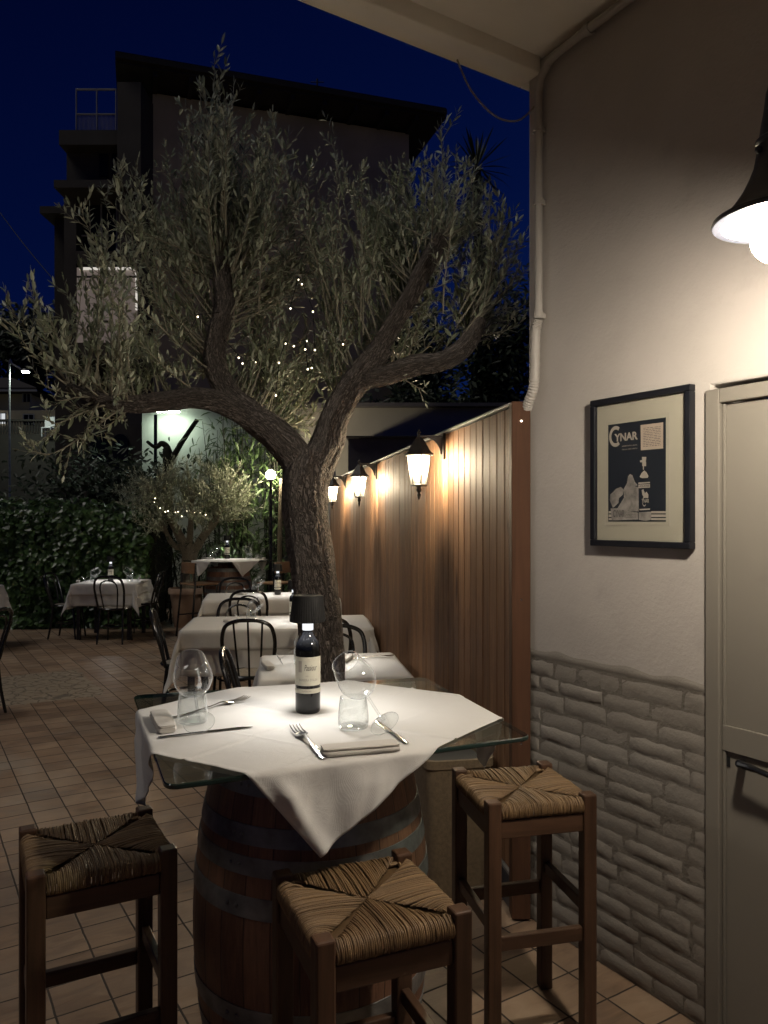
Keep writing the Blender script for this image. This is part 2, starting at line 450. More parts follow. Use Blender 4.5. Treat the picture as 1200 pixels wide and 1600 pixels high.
# ================================================================ right wall frame
TX, TY = .5293, -.8484
def W(t, z, d=0.0):
    return V((.59+TX*t+TY*d, 3.14+TY*t-TX*d, z))
def wbox(mb, t0, t1, z0, z1, d0, d1, rnd=None):
    vs = [W(t, z, d) for z in (z0, z1) for d in (d0, d1) for t in (t0, t1)]
    mb.add(vs, [(0, 2, 3, 1), (4, 5, 7, 6), (0, 1, 5, 4), (2, 6, 7, 3), (0, 4, 6, 2), (1, 3, 7, 5)], rnd)
def WP(px, py, d=0.0):
    r = (px-600)/1202
    t = (r*(3.14-TX*d)-.59-TY*d)/(TX-TY*r)
    Y = 3.14+TY*t-TX*d
    return t, CAMZ-(py-813)/1202*Y

wall = thing('plastered_wall', 'pale plastered wall with painted bare bricks along its foot', 'wall', W(0, 0))
inv = Matrix.Translation(-W(0, 0))
def wp_build(mb, name, mat, par, **k):
    # world-space mesh under a parent placed at the wall corner
    base = V(par.location)
    mb.v = [tuple(V(p)-base) for p in mb.v]
    return mb.build(name, mat, par, **k)
m = MB()
m.prism([W(a, b, 0) for a, b in ((0, 0), (.84, 0), (.84, 2.045), (1.8, 2.045), (1.8, 0), (6, 0), (6, 3.47), (0, 3.47))], V((-TY, TX, 0))*.3)
wp_build(m, 'plaster_face', MAT['plaster'], wall, smooth=False, bevel=.008)

MAT['mortar'] = plaster('painted_mortar', (.145, .13, .108), .9, 50, .15, .01)
# rough painted bricks of the dado
def rough_brick(mb, t0, t1, z0, z1, dep, seed, soft):
    nx, nz = 9, 4
    vs = []; fs = []
    for layer in range(2):
        for j in range(nz+1):
            for i in range(nx+1):
                u, w = i/nx, j/nz
                t = t0+(t1-t0)*u; z = z0+(z1-z0)*w
                eu = min(u, 1-u)*(t1-t0); ew = min(w, 1-w)*(z1-z0)
                e = min(eu, ew)
                rd = min(1.0, e/.010)
                if layer == 0:
                    dd = dep*(.45+.55*math.sqrt(rd)) if e > 0 else dep*.2
                    q = noise.noise(V((t*22, z*30, seed)))*.5+noise.noise(V((t*55, z*60, seed+9)))*.35
                    dd += q*.0045*soft
                    if e <= 0:
                        t += noise.noise(V((t*30, z*30, seed+3)))*.006; z += noise.noise(V((t*25, z*30, seed+5)))*.007
                    vs.append(W(t, z, max(.0015, dd)))
                    if layer == 0 and j == nz and i == nx: break
    n = nx+1
    for j in range(nz):
        for i in range(nx):
            a = j*n+i
            fs.append((a, a+n, a+n+1, a+1))
    # skirt back into the wall
    rim = [i for i in range(n)]+[j*n+nx for j in range(1, nz+1)]+[nz*n+i for i in range(nx-1, -1, -1)]+[j*n for j in range(nz-1, 0, -1)]
    b = len(vs)
    for k in rim:
        p = vs[k]; vs.append(p-V((TY, -TX, 0))*.02)
    L = len(rim)
    for k in range(L):
        fs.append((rim[k], rim[(k+1) % L], b+(k+1) % L, b+k))
    mb.add(vs, fs)
m = MB(); br = random.Random(3)
z = .012; row = 0
while z < 1.06:
    h = .0545+br.uniform(-.007, .006)
    t = -.02-(.13 if row % 2 else 0)-br.random()*.05
    while t < .82:
        ln = .22+br.uniform(-.035, .03)
        if br.random() < .15: ln *= .5
        a, b = max(t, .004), min(t+ln, .822)
        if b-a > .03:
            soft = 1.15-.6*(a/.82)
            dz = br.uniform(-.0035, .0035)
            rough_brick(m, a, b, z+dz, z+h+dz, br.uniform(.003, .009)*(1-.4*a/.82), br.random()*40, soft)
        t += ln+br.uniform(.006, .012)
    z += h+br.uniform(.007, .011); row += 1
wp_build(m, 'brick_dado', MAT['brick_paint'], wall, angle=60)
m = MB(); wbox(m, .003, .822, .004, 1.085, .0005, .0016); wp_build(m, 'mortar_bed', MAT['mortar'], wall, smooth=False)
# sloping mortar lip above the bricks
m = MB(); n = 40; vs = []; fs = []
for i in range(n+1):
    t = .003+.818*i/n
    q = noise.noise(V((t*9, 0, 4)))*.012
    for zz, dd in ((1.07, .0015), (1.082+q*.5, .006+q*.12), (1.092+q, .004), (1.10+q, .0012)):
        vs.append(W(t, zz, dd))
for i in range(n):
    for j in range(3): fs.append((i*4+j, i*4+4+j, i*4+5+j, i*4+1+j))
m.add(vs, fs); wp_build(m, 'mortar_lip', MAT['brick_paint'], wall, angle=70)

# ================================================================ porch roof
porch = thing('porch_roof', 'pale flat porch ceiling with an edge beam above the wall', 'roof', W(0, 3.47))
m = MB(); wbox(m, .0, 6.0, 3.472, 3.7, -.3, 5.0); wp_build(m, 'ceiling_slab', MAT['ceiling'], porch, smooth=False)
m = MB(); wbox(m, -.05, .075, 3.405, 3.70, .003, 5.0); wbox(m, -.05, -.003, 3.405, 3.70, -.3, .003)
wp_build(m, 'edge_beam', MAT['ceiling'], porch, smooth=False, bevel=.006)

# ================================================================ door
door = thing('metal_door', 'cream painted door with two panels and a black lever handle', 'door', W(.83, 0))
MAT['door_paint'] = plaster('door_paint', (.175, .16, .132), .12, 25, .06, .003)
m = MB()
wbox(m, .826, .876, 0, 2.03, -.02, .016); wbox(m, .876, 1.76, 1.985, 2.03, -.02, .016); wbox(m, 1.76, 1.81, 0, 2.03, -.02, .016)
wp_build(m, 'door_frame', MAT['door_paint'], door, smooth=False, bevel=.004)
m = MB()
wbox(m, .8785, 1.758, 0.012, 1.982, -.03, -.006)
wbox(m, .8785, 1.758, .905, .985, -.006, .004)
wbox(m, .8785, .888, .985, 1.982, -.006, .002); wbox(m, .8785, .888, .012, .905, -.006, .002)
wp_build(m, 'door_leaf', MAT['door_paint'], door, smooth=False, bevel=.002)
m = MB()
a = [W(*WP(1157, 1193, .01), .0), W(*WP(1157, 1193, .045), .052)]
m.tube([a[0], a[1]], .012, 12)
h0 = V(a[1])
m.tube(path([tuple(h0), tuple(h0+V((TX, TY, 0))*.04+V((0, 0, -.002))), tuple(h0+V((TX, TY, 0))*.13+V((0, 0, -.012)))], 5), [.011]*6+[.009]*5, 10)
wp_build(m, 'door_handle', MAT['black_metal'], door)
m = MB(); t_, z_ = WP(1138, 1190, -.004); 
wbox(m, t_-.006, t_+.006, z_-.016, z_+.016, -.0055, -.0035); wp_build(m, 'keyhole', MAT['shade_black'], door, smooth=False)

# ================================================================ conduit on the wall
MAT['conduit'] = pm('painted_conduit', (.38, .355, .32), (.33, .31, .28), 9, rough=.5, bump=.15, bscale=30)
con = thing('wall_conduit', 'painted cable pipe running up the wall and along the ceiling', 'pipe', W(.09, 2))
pts = [W(1.3, 3.43, .03), W(.7, 3.43, .03), W(.22, 3.42, .03), W(.13, 3.39, .03), W(.095, 3.33, .03), W(.09, 3.2, .03), W(.09, 2.42, .03)]
m = MB(); m.tube(path([tuple(p) for p in pts], 8), .0165, 12); wp_build(m, 'rigid_pipe', MAT['conduit'], con)
pts = [W(.09, 2.415, .032), W(.075, 2.36, .032), W(.07, 2.20, .032), W(.06, 2.14, .032), W(.03, 2.09, .03), W(.012, 2.07, .022)]
m = MB(); m.tube(path([tuple(p) for p in pts], 10), [.0215 if i % 2 else .019 for i in range(51)], 12); wp_build(m, 'flexible_pipe', MAT['conduit'], con)
for (tt, zz) in ((.09, 3.17), (.09, 2.88), (.09, 2.43), (.35, 3.425)):
    m = MB(); p = W(tt, zz, .03)
    if zz > 3.4: m.tube([p-V((TX, TY, 0))*.012, p+V((TX, TY, 0))*.012], .021, 12)
    else: m.tube([p-V((0, 0, .012)), p+V((0, 0, .012))], .021, 12)
    wbox(m, tt-.012, tt+.012, zz-.01, zz+.01, .001, .03)
    wp_build(m, 'pipe_clip', MAT['conduit'], con)
cab = [W(-.02, 3.40, .35), W(-.02, 3.30, .28), W(-.02, 3.235, .16), W(.0, 3.235, .06), W(.06, 3.28, .02), W(.085, 3.32, .02)]
m = MB(); m.tube(path([tuple(p) for p in cab], 8), .0035, 6)
tag(m.build('loose_cable', MAT['twig']), 'thin cable drooping from the porch edge to the wall pipe', 'cable')

# ================================================================ framed poster
fr = thing('framed_poster', 'black framed drinks poster reading CYNAR hanging on the wall', 'picture', W(.54, 1.52))
t0, t1 = WP(921.5, 740, .033)[0], WP(1078, 740, .033)[0]
z0 = (WP(921.5, 853, .033)[1]+WP(1078, 858, .033)[1])/2; z1 = (WP(917.5, 627, .033)[1]+WP(1077, 599.5, .033)[1])/2
MAT['frame_black'] = pm('frame_black', (.007, .008, .011), (.011, .011, .014), 10, rough=.35, rough2=.5, spec=.3)
MAT['mat_board'] = pm('cream_mat_board', (.39, .365, .285), (.36, .34, .265), 4, rough=.55)
m = MB(); fw = .022
for (a, b, c, d) in ((t0, t1, z0, z0+fw), (t0, t1, z1-fw, z1), (t0, t0+fw, z0+fw, z1-fw), (t1-fw, t1, z0+fw, z1-fw)):
    wbox(m, a, b, c, d, .004, .033)
wp_build(m, 'frame', MAT['frame_black'], fr, smooth=False, bevel=.003)
m = MB(); wbox(m, t0+fw, t1-fw, z0+fw, z1-fw, .006, .0175); wp_build(m, 'mat_board', MAT['mat_board'], fr, smooth=False)
PD = .018
def pz1(x, y): return (940+x/10.909, 650+y/10.909)       # first enlargement of the print
def pz2(x, y): return (940+x/10.909, 705+y/10.909)
# the print keeps its own upright rectangle on the wall
pa, _ = WP(950.5, 740, PD); pb, _ = WP(1040.5, 740, PD)
pz_lo = WP(950.5, 815, PD)[1]; pz_hi = WP(1040.5, 652, PD)[1]
def PR(px, py, d):
    """pixel of the photograph's print -> point on the print at height d off the wall"""
    t, z = WP(px, py, PD); return W(t, z, d)
def poly_on(mb, pts, d, th=.0004):
    q = [PR(x, y, d) for x, y in pts]
    nv = V((TY, -TX, 0))*th
    mb.prism(q, nv)
MAT['print_dark'] = pm('print_dark', (.016, .019, .022), (.022, .026, .03), 3, rough=.35)
MAT['print_grey'] = pm('print_grey', (.32, .30, .26), (.12, .11, .10), 26, rough=.5)
MAT['print_light'] = pm('print_light', (.38, .345, .28), (.33, .30, .25), 30, rough=.5)
MAT['print_paper'] = pm('print_paper', (.41, .34, .265), (.38, .31, .24), 10, rough=.5)
m = MB(); wbox(m, pa-.014, pb+.014, pz_lo-.013, pz_hi+.013, .0172, .0182)
wp_build(m, 'paper_margin', MAT['mat_board'], fr, smooth=False)
m = MB()
for (a, b, c, d) in ((pa-.0155, pb+.0155, pz_lo-.0150, pz_lo-.0138), (pa-.0155, pb+.0155, pz_hi+.0138, pz_hi+.0150), (pa-.0155, pa-.0143, pz_lo-.0138, pz_hi+.0138), (pb+.0143, pb+.0155, pz_lo-.0138, pz_hi+.0138)):
    wbox(m, a, b, c, d, .0172, .0185)
wp_build(m, 'inner_border', MAT['ink_pale'], fr, smooth=False)
m = MB(); wbox(m, pa, pb, pz_lo, pz_hi, .0178, .0186); wp_build(m, 'print_ground', MAT['print_dark'], fr, smooth=False)
m = MB()
poly_on(m, [pz1(*p) for p in ((668, 155), (1052, 108), (1050, 552), (672, 585))], .0186)
wp_build(m, 'text_panel', MAT['print_paper'], fr, smooth=False)
m = MB(); pr = random.Random(5)
for k in range(12):
    y0 = 205+k*28.4; x = 715.0
    while x < 1005:
        w = pr.uniform(8, 60)
        x2 = min(x+w, 1010)
        sl = -(x-715)*.10; sl2 = -(x2-715)*.10
        if x2-x > 5: poly_on(m, [pz1(x, y0+sl), pz1(x2, y0+sl2), pz1(x2, y0+sl2+9), pz1(x, y0+sl+9)], .0190, .0003)
        x = x2+pr.uniform(6, 16)
wp_build(m, 'small_print', MAT['ink'], fr, smooth=False)
def text_mesh(s, size=1.0, bold=0.0, shear=0.0, align='LEFT', font=None):
    cu = bpy.data.curves.new('lettering', 'FONT'); cu.body = s; cu.size = size; cu.offset = bold; cu.shear = shear; cu.align_x = align
    cu.resolution_u = 4
    o = bpy.data.objects.new('lettering', cu); C.objects.link(o)
    dg = bpy.context.evaluated_depsgraph_get(); dg.update()
    me = bpy.data.meshes.new_from_object(o.evaluated_get(dg))
    vs = [tuple(v.co) for v in me.vertices]; fs = [tuple(p.vertices) for p in me.polygons]
    bpy.data.objects.remove(o); bpy.data.curves.remove(cu); bpy.data.meshes.remove(me)
    return vs, fs
def wall_text(mb, s, tl, tr, zb, zt, d, bold=.0, slope=0.0):
    """lettering fitted to the box tl..tr, zb..zt on the print"""
    vs, fs = text_mesh(s, 1.0, bold)
    x0 = min(v[0] for v in vs); x1 = max(v[0] for v in vs); y0 = min(v[1] for v in vs); y1 = max(v[1] for v in vs)
    out = []
    for v in vs:
        u = (v[0]-x0)/(x1-x0); w = (v[1]-y0)/(y1-y0)
        out.append(W(tl+(tr-tl)*u, zb+(zt-zb)*w+slope*u, d))
    mb.add(out, fs)
m = MB()
def tz(x, y): return WP(*pz1(x, y), PD)
# the big C is a ring opened to the right, the other capitals stand beside it
c0 = tz(228, 350); rx = (tz(340, 350)[0]-tz(128, 350)[0])/2; rzz = (tz(245, 170)[1]-tz(245, 525)[1])/2
vs = []; fs = []; n = 40
for i in range(n+1):
    a = R(52)+R(256)*i/n
    for k in (1.0, .66):
        vs.append(W(c0[0]+rx*1.05*k*math.cos(a)+.004, c0[1]+rzz*k*math.sin(a), .0192))
for i in range(n): fs.append((2*i, 2*i+2, 2*i+3, 2*i+1))
m.add(vs, fs)
tl, zb = tz(222, 440); tr, zt = tz(620, 262); _, zb2 = tz(620, 400)
wall_text(m, 'YNAR', tl, tr, (zb+zb2)/2, (zt+tz(222, 305)[1])/2, .0192, .035)
wall_text(m, 'APERITIVO A BASE', tz(350, 515)[0], tz(610, 490)[0], tz(480, 515)[1], tz(480, 494)[1], .0192)
wall_text(m, 'DELLE VERE VIRTU', tz(350, 575)[0], tz(610, 550)[0], tz(480, 572)[1], tz(480, 552)[1], .0192)
wp_build(m, 'poster_lettering', MAT['print_light'], fr, smooth=False)
# stripes at the foot
for xa, xb in ((124, 175), (850, 1098)):
    m = MB()
    for ya, yb in ((1022, 1060), (1078, 1122), (1140, 1175)):
        poly_on(m, [pz2(xa, ya), pz2(xb, ya), pz2(xb, yb), pz2(xa, yb)], .0187)
    wp_build(m, 'foot_stripes', MAT['print_light'], fr, smooth=False)
# leafy heads at the left
m = MB()
for d_, pl in ((.0188, [(270, 980), (395, 775), (480, 640), (560, 600), (640, 610), (640, 1030), (480, 1020), (400, 975)]),
               (.0188, [(195, 965), (140, 830), (150, 740), (205, 690), (250, 640), (330, 610), (385, 660), (365, 740), (300, 800), (290, 880), (230, 940)]),
               (.0193, [(385, 640), (440, 540), (455, 430), (490, 390), (530, 410), (570, 520), (620, 580), (560, 605), (520, 740), (470, 790), (385, 785)]),
               (.0198, [(400, 800), (500, 790), (560, 900), (540, 1000), (430, 985), (400, 900)]),
               (.0198, [(160, 975), (400, 968), (470, 1020), (630, 1045), (630, 1165), (180, 1180)]),
               (.0195, [(640, 1040), (850, 1030), (850, 1170), (760, 1190), (640, 1170)])):
    poly_on(m, [pz2(*p) for p in pl], d_)
wp_build(m, 'pictured_artichokes', MAT['print_grey'], fr, smooth=False)
# drawn bottle
m = MB()
for d_, pl in ((.0199, [(695, 98), (770, 98), (765, 140), (758, 175), (765, 180), (765, 255), (700, 255), (700, 190), (665, 190), (660, 160), (700, 150)]),
               (.0199, [(712, 255), (728, 255), (728, 315), (712, 315)]),
               (.0199, [(735, 328), (775, 365), (805, 425), (790, 455), (700, 460), (655, 440), (690, 370)]),
               (.0199, [(634, 535), (830, 522), (830, 545), (634, 560)]), (.0199, [(634, 570), (830, 558), (830, 620), (634, 632)]),
               (.0199, [(650, 985), (835, 975), (830, 1000), (655, 1008)])):
    poly_on(m, [pz2(*p) for p in pl], d_)
cx, cz = WP(*pz2(735, 860), PD); vs = []; fs = []
for i in range(25):
    a = R(60)+R(260)*i/24
    for k in (1, .78): vs.append(W(cx+.0085*k*math.cos(a), cz+.0165*k*math.sin(a), .0202))
for i in range(24): fs.append((2*i, 2*i+2, 2*i+3, 2*i+1))
m.add(vs, fs)
q = [(690, 660), (720, 650), (745, 720), (770, 690), (805, 740), (800, 800), (730, 790), (700, 740)]
poly_on(m, [pz2(*p) for p in q], .0199)
ta, za = WP(*pz2(690, 880), PD); tb, zb = WP(*pz2(815, 800), PD)
wall_text(m, 'YNAR', ta, tb, za, zb-.002, .0203, .02)
wp_build(m, 'pictured_bottle', MAT['print_light'], fr, smooth=False)
m = MB()
ta, za = WP(*pz2(205, 1125), PD); tb, zb = WP(*pz2(395, 1000), PD)
wall_text(m, 'CYNAR', ta, tb, za, zb, .0206, .02)
ta, za = WP(*pz2(405, 1100), PD); tb, zb = WP(*pz2(590, 1070), PD); wall_text(m, "L'APERITIVO", ta, tb, za, zb, .0206)
ta, za = WP(*pz2(405, 1140), PD); tb, zb = WP(*pz2(590, 1112), PD); wall_text(m, 'CARCIOFO', ta, tb, za, zb, .0206)
wp_build(m, 'box_lettering', MAT['ink'], fr, smooth=False)
m = MB(); ta, za = WP(*pz2(645, 622), PD); tb, zb = WP(*pz2(820, 572), PD); wall_text(m, 'LIQUORE', ta, tb, za, zb, .0204, .015)
wp_build(m, 'dark_lettering', MAT['ink'], fr, smooth=False)
m = MB(); poly_on(m, [pz2(*p) for p in [(655, 440), (700, 462), (790, 458), (825, 500), (838, 990), (845, 1040), (760, 1050), (640, 1020), (634, 520)]], .0194)
wp_build(m, 'pictured_bottle_glass', MAT['print_dark'], fr, smooth=False)
m = MB(); wbox(m, t0+fw, t1-fw, z0+fw, z1-fw, .0262, .0272)
MAT['pic_glass'] = thin_glass('picture_glass', (.97, .97, .97), .025, .6, 5)
wp_build(m, 'glazing', MAT['pic_glass'], fr, smooth=False)

# ================================================================ wall lamp at the right edge
LX, LY, LZ = .830, 1.62, 2.251
lamp = thing('wall_lamp', 'black bell shaped wall lamp with a glowing round bulb', 'lamp', (LX, LY, LZ))
MAT['bell_black'] = pm('bell_black', (.03, .033, .044), (.045, .047, .058), 16, rough=.35, rough2=.5, metal=.3, bump=.06)
MAT['enamel'] = pm('white_enamel', (.78, .76, .70), rough=.35)
prof = [(.112, -.004), (.128, -.003), (.131, .002), (.128, .008), (.115, .014), (.100, .024), (.085, .042), (.070, .064), (.056, .092), (.047, .115), (.042, .145), (.040, .16), (.044, .165), (.044, .172), (.037, .178), (.034, .20), (.028, .235), (.024, .27), (.020, .285), (.001, .29)]
m = MB(); m.lathe(prof, 40); m.sphere((-.046, -.01, .145), .008, 8, 6); m.build('bell_shade', MAT['bell_black'], lamp)
m = MB(); m.lathe([(.112, -.002), (.098, .016), (.083, .034), (.066, .06), (.045, .095), (.022, .11), (.001, .112)], 40); m.build('reflector', MAT['enamel'], lamp)
m = MB(); m.sphere((0, 0, -.034), .054, 24, 16); m.build('bulb', MAT['bulb_warm'], lamp)
m = MB(); m.lathe([(.001, .02), (.02, .02), (.02, .10), (.001, .10)], 16); m.build('bulb_socket', MAT['white_plastic'], lamp)
# swan-neck bracket back to the wall
nw = V((TY, -TX, 0))
dist = (V((LX, LY, 0))-W(0, 0)).dot(V((TY, -TX, 0)))
bp = [(0, 0, .30), (0, 0, .37)] 
bp += [tuple(-nw*(.10)+V((0, 0, .47))), tuple(-nw*.25+V((0, 0, .50))), tuple(-nw*.45+V((0, 0, .44))), tuple(-nw*(dist-.02)+V((0, 0, .36)))]
m = MB(); m.tube(path(bp, 8), .0125, 12); m.build('swan_neck', MAT['bell_black'], lamp)
m = MB(); M_ = Matrix.Translation(-nw*(dist-.012)+V((0, 0, .36))) @ Matrix.Rotation(math.atan2(nw.y, nw.x), 4, 'Z') @ Matrix.Rotation(R(90), 4, 'Y')
m.lathe([(.001, -.011), (.065, -.011), (.065, .004), (.05, .012), (.001, .014)], 24, M=M_); m.build('wall_plate', MAT['bell_black'], lamp)

# ================================================================ fence
FD = V((-.187, .982, 0)).normalized(); FN = V((-FD.y, FD.x, 0)); FN = V((-.982, -.187, 0)).normalized()
F0 = V((.533, 3.175, 0))
fence = thing('wooden_fence', 'tall fence of upright stained pine boards lit by lanterns', 'fence', F0)
FL = 6.35
def fp(s, d, z): return F0+FD*s+FN*d+V((0, 0, z))
m = MB(); s = .002; k = 0
while s < FL:
    w = .098+U(-.002, .002); d = U(-.0015, .0015); c = .0045
    # board section with chamfered edges (tongue and groove V joint)
    sec = [(s, -.02), (s, d-.004), (s+c, d), (s+w-c, d), (s+w, d-.004), (s+w, -.02)]
    zt = 2.088+U(-.002, .002)
    vs = [fp(a, b, .165) for a, b in sec]+[fp(a, b, zt) for a, b in sec]
    n = 6; fs = [tuple(range(n)), tuple(range(2*n-1, n-1, -1))]+[(i, n+i, n+(i+1) % n, (i+1) % n) for i in range(n)]
    m.add(vs, fs); s += w+.0012
wp_build(m, 'board_panel', MAT['fence'], fence, smooth=False)
m = MB()
for k in range(4):
    a = FL*k/4; b = FL*(k+1)/4-.004
    z0_, z1_ = 2.094+U(-.002, .004), 2.094+U(-.002, .004)
    vs = [fp(a, .018, z0_), fp(b, .018, z1_), fp(b, -.035, z1_), fp(a, -.035, z0_)]
    m.prism(vs, (0, 0, .012))
wp_build(m, 'metal_capping', MAT['grey_metal'], fence, smooth=False, bevel=.002)
m = MB()
vs = [fp(0, .012, .012), fp(FL, .012, .012), fp(FL, .012, .150), fp(0, .012, .150)]; m.prism(vs, -FN*.03)
wp_build(m, 'base_rail', MAT['bell_black'], fence, smooth=False, bevel=.003)
m = MB(); m.prism([fp(0, .014, .1505), fp(FL, .014, .1505), fp(FL, .014, .162), fp(0, .014, .162)], -FN*.034)
wp_build(m, 'rail_trim', MAT['grey_metal'], fence, smooth=False)
# end post against the plastered wall
m = MB(); m.box((.553, 3.135, 1.055), (.076, .07, 2.09)); wp_build(m, 'end_post', MAT['fence_post'], fence, smooth=False, bevel=.004)
m = MB()
for zz in (.72, 1.30, 2.02):
    m = MB(); m.lathe([(.001, 0), (.005, 0), (.004, .002)], 8, M=Matrix.Translation((.553, 3.099, zz)) @ Matrix.Rotation(R(90), 4, 'X'))
    wp_build(m, 'post_screw', MAT['steel'], fence)
m = MB(); e = fp(FL, -.03, 0); m.box((e.x, e.y+.04, 1.05), (.08, .07, 2.1), math.atan2(FD.y, FD.x)); wp_build(m, 'far_post', MAT['fence_post'], fence, smooth=False)

# ================================================================ fence lanterns
MAT['lantern_glass'] = None
t = NT('lantern_glass'); lw = t.n('LayerWeight', {'Blend': .5}).outputs['Facing']
tr = t.n('BsdfTransparent', {'Color': (1, .97, .9, 1)}); gl = t.n('BsdfGlossy', {'Color': (1, 1, 1, 1), 'Roughness': .05}); tl_ = t.n('BsdfTranslucent', {'Color': (.95, .9, .75, 1)})
m1 = t.n('MixShader', {0: .08, 1: tr.outputs[0], 2: tl_.outputs[0]})
MAT['lantern_glass'] = t.surf(t.n('MixShader', {0: t.math('MULTIPLY_ADD', t.math('POWER', lw, 4.0), .5, .04), 1: m1.outputs[0], 2: gl.outputs[0]}).outputs[0])
def make_lantern(name, label):
    o = thing(name, label, 'lantern', group='lanterns along the wooden fence')
    LM = MAT['lantern_metal']
    # local +x points from lantern to the fence plate
    m = MB(); m.lathe([(.082, .0), (.084, .006), (.074, .012), (.060, .028), (.045, .055), (.032, .078), (.018, .092), (.010, .098), (.008, .118), (.013, .124), (.006, .132), (.001, .145)], 6, phase=R(30))
    m.lathe([(.082, -.002), (.066, .004), (.02, .03), (.001, .03)], 6, phase=R(30)); m.build('lantern_roof', LM, o, angle=20)
    m = MB(); rt, rb, zt, zb = .066, .043, -.002, -.165
    for i in range(6):
        a = R(60*i+30)
        m.bar((rt*math.cos(a), rt*math.sin(a), zt), (rb*math.cos(a), rb*math.sin(a), zb), .0055, .0055)
    m.lathe([(.001, -.168), (.046, -.168), (.047, -.162), (.040, -.158), (.001, -.158)], 6, phase=R(30))
    m.build('lantern_cage', LM, o, smooth=False)
    m = MB(); m.lathe([(rt-.004, zt), (rb-.003, zb)], 6, phase=R(30)); m.build('lantern_glass', MAT['lantern_glass'], o, smooth=False)
    m = MB(); m.lathe([(.001, -.015), (.012, -.018), (.017, -.04), (.018, -.062), (.012, -.084), (.001, -.092)], 14); m.build('bulb', MAT['bulb_lantern'], o)
    m = MB(); m.lathe([(.010, -.158), (.010, -.095), (.001, -.092)], 10); m.build('lamp_holder', MAT['white_plastic'], o)
    m = MB(); m.lathe([(.001, -.245), (.006, -.232), (.011, -.215), (.006, -.205), (.013, -.196), (.016, -.188), (.010, -.176), (.022, -.168)], 12); m.build('finial', LM, o)
    m = MB()
    m.bar((-.004, 0, .104), (.135, 0, .104), .012, .010)
    arc = [(.03+.09*math.sin(R(a)), 0, .098-.09*(1-math.cos(R(a)))) for a in range(0, 91, 10)]
    pr_ = [(.03, .006, .099), (.128, .006, .099)]
    vs = [(x, -.005, z) for x, y, z in arc]+[(.131, -.005, .008), (.131, -.005, .098)]
    m.prism(vs, (0, .010, 0))
    m.bar((.138, 0, -.02), (.138, 0, .125), .045, .014, up=(1, 0, 0))
    m.build('bracket', LM, o, smooth=False, bevel=.0015)
    return o
def fence_s(px):
    r = (px-600)/1202; return (F0.x-F0.y*r)/(-FD.x+FD.y*r)
lang = math.atan2(-FN.y, -FN.x)
specs = [(695, 'fence lantern nearest the plastered wall, the largest in view'), (589, 'middle one of the three glowing fence lanterns'), (541, 'farthest fence lantern, beside the olive trunk')]
lant = None
for k, (px, lb) in enumerate(specs):
    s = fence_s(px); p = fp(s, .146, 1.975)
    if lant is None: lant = make_lantern('fence_lantern', lb); lant.location = p; lant.rotation_euler = (0, 0, lang)
    else: dup(lant, p, lang, lb)
# ================================================================ foreground barrel table
TZ = 1.04
LF, RF, RB, LB = G(258, 1228, TZ), G(832, 1150, TZ), G(664, 1058, TZ), G(208, 1086, TZ)
TC = (LF+RF+RB+LB)/4
BC = V((-.215, 2.315, 0))
MAT['barrel_head'] = wood('barrel_head_oak', (.10, .045, .025), (.22, .11, .06), 'X', .6)
def make_barrel_table(name, label, quad, bc):
    o = thing(name, label, 'table', bc, group='wine barrel tables')
    Rr = lambda z: .285+.065*math.sin(PI*max(0, min(1, z/.94)))**.9
    prof = [(.001, .90), (.262, .90), (.266, .94), (.283, .94)]+[(Rr(.94*(1-i/22)), .94*(1-i/22)) for i in range(1, 23)]+[(.26, 0)]
    m = MB(); m.lathe(prof[::-1], 84); m.build('barrel_staves', MAT['barrel'], o)
    for (a, b) in ((.885, .936), (.765, .815), (.690, .738), (.585, .640), (.295, .350), (.195, .243), (.122, .170), (.006, .055)):
        m = MB(); m.lathe([(Rr(a)-.002, a), (Rr(a)+.0025, a+.001), (Rr((a+b)/2)+.0028, (a+b)/2), (Rr(b)+.0025, b-.001), (Rr(b)-.002, b)], 64)
        for k in range(2): 
            ang = 4.1+.09*k; rr = Rr((a+b)/2)+.003
            m.sphere((rr*math.cos(ang), rr*math.sin(ang), (a+b)/2), .006, 8, 5)
        m.build('hoop', MAT['hoop_steel'], o)
    m = MB(); m.box((0, 0, .975), (.30, .10, .07), .4); m.box((0, 0, .975), (.10, .30, .0695), .4); m.box((0, 0, 1.018), (.26, .26, .016), .4)
    m.build('top_support', MAT['barrel_head'], o, smooth=False, bevel=.003)
    # glass slab with rounded corners
    pts = []
    for i in range(4):
        a, b, c = quad[i-1], quad[i], quad[(i+1) % 4]
        d1 = (a-b).normalized(); d2 = (c-b).normalized(); r = .035
        for k in range(7):
            t = k/6
            q = (1-t)**2*(b+d1*r)+2*t*(1-t)*b+t*t*(b+d2*r)
            pts.append(V((q.x-bc[0], q.y-bc[1], 0)))
    n = len(pts); cc = sum(pts, V())/n
    ins = [p+(cc-p).normalized()*.003 for p in pts]
    m = MB(); m.poly([p+V((0, 0, TZ)) for p in ins]); m.poly([p+V((0, 0, TZ-.0125)) for p in ins][::-1])
    top = m.build('glass_top', MAT['table_glass'], o, smooth=False)
    m = MB(); vs = []; fs = []
    for z_, q in ((TZ, ins), (TZ-.0025, pts), (TZ-.010, pts), (TZ-.0125, ins)): vs += [p+V((0, 0, z_)) for p in q]
    for j in range(3):
        for i in range(n): fs.append((j*n+i, (j+1)*n+i, (j+1)*n+(i+1) % n, j*n+(i+1) % n))
    m.add(vs, fs); m.build('polished_edge', MAT['glass_edge'], o)
    return o
bt = make_barrel_table('barrel_table', 'wine barrel table with glass top in the foreground', [LF, RF, RB, LB], BC)

